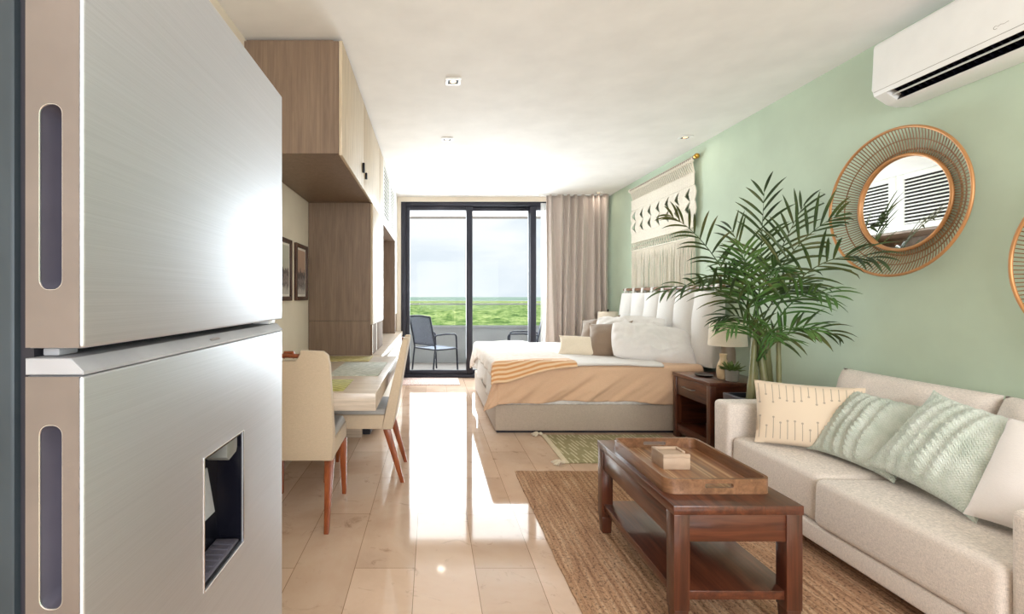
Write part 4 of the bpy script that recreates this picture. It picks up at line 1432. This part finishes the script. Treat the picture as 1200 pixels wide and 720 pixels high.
# ------------------------------------------------------------------ coffee table
ct = thing('coffee_table', 'dark reddish wood coffee table with lower shelf on the jute rug', 'table', (1.12, 2.145, .0145))
TX0, TX1, TY0, TY1 = .885, 1.355, 1.745, 2.545
build('tabletop', MB().box(TX0 - .003, TX1 + .003, TY0 - .003, TY1 + .003, .452, .4865, .003), M['walnut_y'], ct)
lw = .058
for x in (TX0, TX1 - lw):
    for y in (TY0, TY1 - lw):
        l = MB().box(x, x + lw, y, y + lw, .10, .452, .002)
        l.taper(x + lw / 2, y + lw / 2, .0145, lw * .80, lw * .80, x + lw / 2, y + lw / 2, .0995, lw * .92, lw * .92, .004)
        build('leg', l, M['walnut_z'], ct)
build('apron', MB().box(TX0 + lw, TX1 - lw, TY0 + .006, TY0 + .028, .352, .452, .001), M['walnut_x'], ct)
build('apron', MB().box(TX0 + lw, TX1 - lw, TY1 - .028, TY1 - .006, .352, .452, .001), M['walnut_x'], ct)
build('apron', MB().box(TX0 + .006, TX0 + .028, TY0 + lw, TY1 - lw, .352, .452, .001), M['walnut_y'], ct)
build('apron', MB().box(TX1 - .028, TX1 - .006, TY0 + lw, TY1 - lw, .352, .452, .001), M['walnut_y'], ct)
build('lower_shelf', MB().box(TX0 + .012, TX1 - .012, TY0 + .012, TY1 - .012, .135, .168, .002), M['walnut_y'], ct)

tr = thing('serving_tray', 'striped wooden serving tray lying on the coffee table', 'tray', (1.11, 2.12, .487))
X0, X1, Y0, Y1 = .905, 1.318, 1.845, 2.395
def rrect(x0, x1, y0, y1, r, n=7):
    pts = []
    for cx_, cy_, a0 in ((x1 - r, y1 - r, 0), (x0 + r, y1 - r, 90), (x0 + r, y0 + r, 180), (x1 - r, y0 + r, 270)):
        for k in range(n):
            a = math.radians(a0 + 90 * k / (n - 1))
            pts.append((cx_ + r * math.cos(a), cy_ + r * math.sin(a)))
    return pts
build('tray_bottom', MB().prism(rrect(X0 + .006, X1 - .006, Y0 + .006, Y1 - .006, .03), lambda a, b: (a, b, .4872), lambda a, b: (a, b, .497)), M['tray'], tr)
b = MB()
po, pi_ = rrect(X0, X1, Y0, Y1, .04), rrect(X0 + .013, X1 - .013, Y0 + .013, Y1 - .013, .028)
n = len(po)
loops = [[b.bm.verts.new((x, y, z)) for x, y in p] for p, z in ((po, .4872), (po, .545), (pi_, .545), (pi_, .4872))]
for li in range(4):
    A, B = loops[li], loops[(li + 1) % 4]
    for k in range(n):
        b.bm.faces.new([A[k], A[(k + 1) % n], B[(k + 1) % n], B[k]])
rimo = build('tray_rim', b, M['tray_rim'], tr, angle=35)
for yy in (Y0, Y1):
    cut(rimo, MB().box(1.055, 1.165, yy - .03, yy + .03, .511, .528, .006, 3))
bx = thing('trinket_box', 'small square beige lidded box standing in the tray', 'box', (1.065, 2.135, .4975))
build('body', MB().box(1.007, 1.124, 2.077, 2.192, .4975, .548, .002), M['box_card'], bx)
b = MB().box(1.007, 1.124, 2.077, 2.090, .5485, .564, .001).box(1.007, 1.124, 2.179, 2.192, .5485, .564, .001)
b.box(1.007, 1.018, 2.090, 2.179, .5485, .564, .001).box(1.113, 1.124, 2.120, 2.179, .5485, .564, .001).box(1.018, 1.113, 2.090, 2.179, .5485, .556, .001)
build('lid', b, M['box_card'], bx)

# ------------------------------------------------------------------ curtain
def curt(u, v):
    z = .015 + (2.785 - .015) * v
    lowg = (1 - v)
    x0 = 1.70 + .03 * math.sin(v * 2)
    uu = u + .035 * math.sin(u * 9 + v * 2.2) * lowg
    x = x0 + (2.66 - x0) * uu
    ph = 2 * PI * 8 * u + 3.2 * nz(u * 5, v * .9, 4)
    amp = .036 + .040 * lowg * (0.5 + .9 * nz(u * 4, 0, 7)) + .016 * nz(u * 9, v * 1.5, 1)
    y = 7.20 + amp * math.sin(ph) + .012 * math.sin(ph * 2.3 + 1) * lowg + .03 * nz(u * 3, v * 1.5, 9)
    return (x, y, z)
cu = thing('curtain', 'taupe full length curtain gathered at the right of the window', 'curtain', (2.2, 7.2, 0))
build('cloth', MB().grid(curt, 260, 40), M['curtain'], cu, solid=.004)
build('curtain_track', MB().box(1.60, 2.70, 7.185, 7.215, 2.775, 2.789, .002), M['white_plastic'], cu)
shc = build('sheer_curtain', MB().grid(lambda u, v: (1.66 + .14 * u, 7.285 + .012 * math.sin(u * 26), .02 + 2.66 * v), 50, 12), M['sheer'])
tag(shc, 'narrow strip of white sheer curtain at the left edge of the taupe curtain', 'curtain')

# ------------------------------------------------------------------ downlights
def downlight(label):
    t = thing('downlight', label, 'light', (0, 0, ZC), 'square recessed downlights in the ceiling')
    f = MB()
    a, b_ = .054, .036
    f.box(-a, a, -a, -b_, ZC - .010, ZC - .0005, .001).box(-a, a, b_, a, ZC - .006, ZC - .0005, .001)
    f.box(-a, -b_, -b_, b_, ZC - .006, ZC - .0005, .001).box(b_, a, -b_, b_, ZC - .006, ZC - .0005, .001)
    build('trim', f, M['white_plastic'], t)
    build('reflector', MB().box(-b_, b_, -b_, b_, ZC - .0025, ZC - .0005, 0), M['gasket'], t)
    build('lens', MB().lathe([(.018, -.006), (.022, -.005), (.022, -.0026)], (0, 0, ZC), 20), M['led'], t)
    return t
spots = [((.152, 3.41), 'square white downlight nearest the camera in the ceiling'),
         ((.150, 4.66), 'square downlight second from the camera in the left ceiling row'),
         ((.140, 7.05), 'square downlight just in front of the window'),
         ((2.445, 4.61), 'square downlight in the ceiling above the macrame hanging'),
         ((2.46, 7.05), 'square downlight in the ceiling corner above the curtain')]
for i, ((x, y), lb) in enumerate(spots):
    if i == 0:
        dl = downlight(lb)
        dl.location = (x, y, ZC)
    else:
        copy_tree(dl, lb, (x, y, ZC))

# ------------------------------------------------------------------ light
W = bpy.data.worlds.new('overcast_sky')
SC.world = W
W.use_nodes = True
nt = W.node_tree
bg = nt.nodes['Background']
tcn = nt.nodes.new('ShaderNodeTexCoord')
mp = nt.nodes.new('ShaderNodeMapping')
mp.inputs['Scale'].default_value = (1.0, 1.0, 3.2)
nt.links.new(tcn.outputs['Generated'], mp.inputs['Vector'])
nn = nt.nodes.new('ShaderNodeTexNoise')
nn.inputs['Scale'].default_value = 3.2
nn.inputs['Detail'].default_value = 7
nn.inputs['Roughness'].default_value = 0.55
nn.inputs['Distortion'].default_value = 0.3
nt.links.new(mp.outputs[0], nn.inputs['Vector'])
rp = nt.nodes.new('ShaderNodeValToRGB')
rp.color_ramp.elements[0].position = .36
rp.color_ramp.elements[0].color = (0.70, 0.77, 0.85, 1)
rp.color_ramp.elements[1].position = .62
rp.color_ramp.elements[1].color = (0.93, 0.94, 0.96, 1)
nt.links.new(nn.outputs['Fac'], rp.inputs['Fac'])
nt.links.new(rp.outputs['Color'], bg.inputs['Color'])
bg.inputs['Strength'].default_value = 0.82

def light(name, typ, loc, energy, col=(1, 1, 1), rot=(0, 0, 0), **kw):
    l = bpy.data.lights.new(name, typ)
    l.energy = energy
    l.color = col
    for k, v in kw.items():
        setattr(l, k, v)
    o = bpy.data.objects.new(name, l)
    COL.objects.link(o)
    o.location = loc
    o.rotation_euler = rot
    return o
# sun from behind the building: lights the jungle, never enters the room
light('sun', 'SUN', (0, -20, 40), 1.7, (1.0, .96, .88), (math.radians(48), 0, math.radians(-12)), angle=.02)
# daylight entering through the balcony window
light('window_daylight', 'AREA', (1.1, 9.0, 1.73), 170, (.90, .96, 1.0), (math.radians(-90), 0, 0), shape='RECTANGLE', size=4.6, size_y=2.02)
light('window_skylight', 'AREA', (1.0, YB + .16, 1.42), 95, (.90, .96, 1.0), (math.radians(-90), 0, 0), shape='RECTANGLE', size=2.8, size_y=2.3)
# recessed downlights, turned low
for i, ((x, y), lb) in enumerate(spots):
    light('downlight_lamp', 'AREA', (x, y, ZC - .02), 0.5, (1.0, .90, .78), (0, 0, 0), shape='DISK', size=.12)
# fill light added behind the camera, shining in through the invented window
light('rear_fill_light', 'AREA', (.95, YF - .16, 1.65), 140, (.94, .975, 1.0), (math.radians(90), 0, 0), shape='RECTANGLE', size=3.0, size_y=1.9)

# ------------------------------------------------------------------ camera
cam = bpy.data.cameras.new('camera')
cam.sensor_width = 36
cam.sensor_fit = 'HORIZONTAL'
cam.lens = 560 / 1200 * 36
cam.shift_x = (600 - 506) / 1200
cam.shift_y = -(360 - 348) / 1200
cam.clip_start = .05
cam.clip_end = 60000
co = bpy.data.objects.new('camera', cam)
COL.objects.link(co)
co.location = (0, 0, 1.25)
co.rotation_euler = (math.radians(90), 0, 0)
SC.camera = co
vs_ = SC.view_settings
vs_.view_transform = 'Standard'
vs_.look = 'None'
vs_.exposure = 0.52
vs_.gamma = 1.0
vs_.use_curve_mapping = False
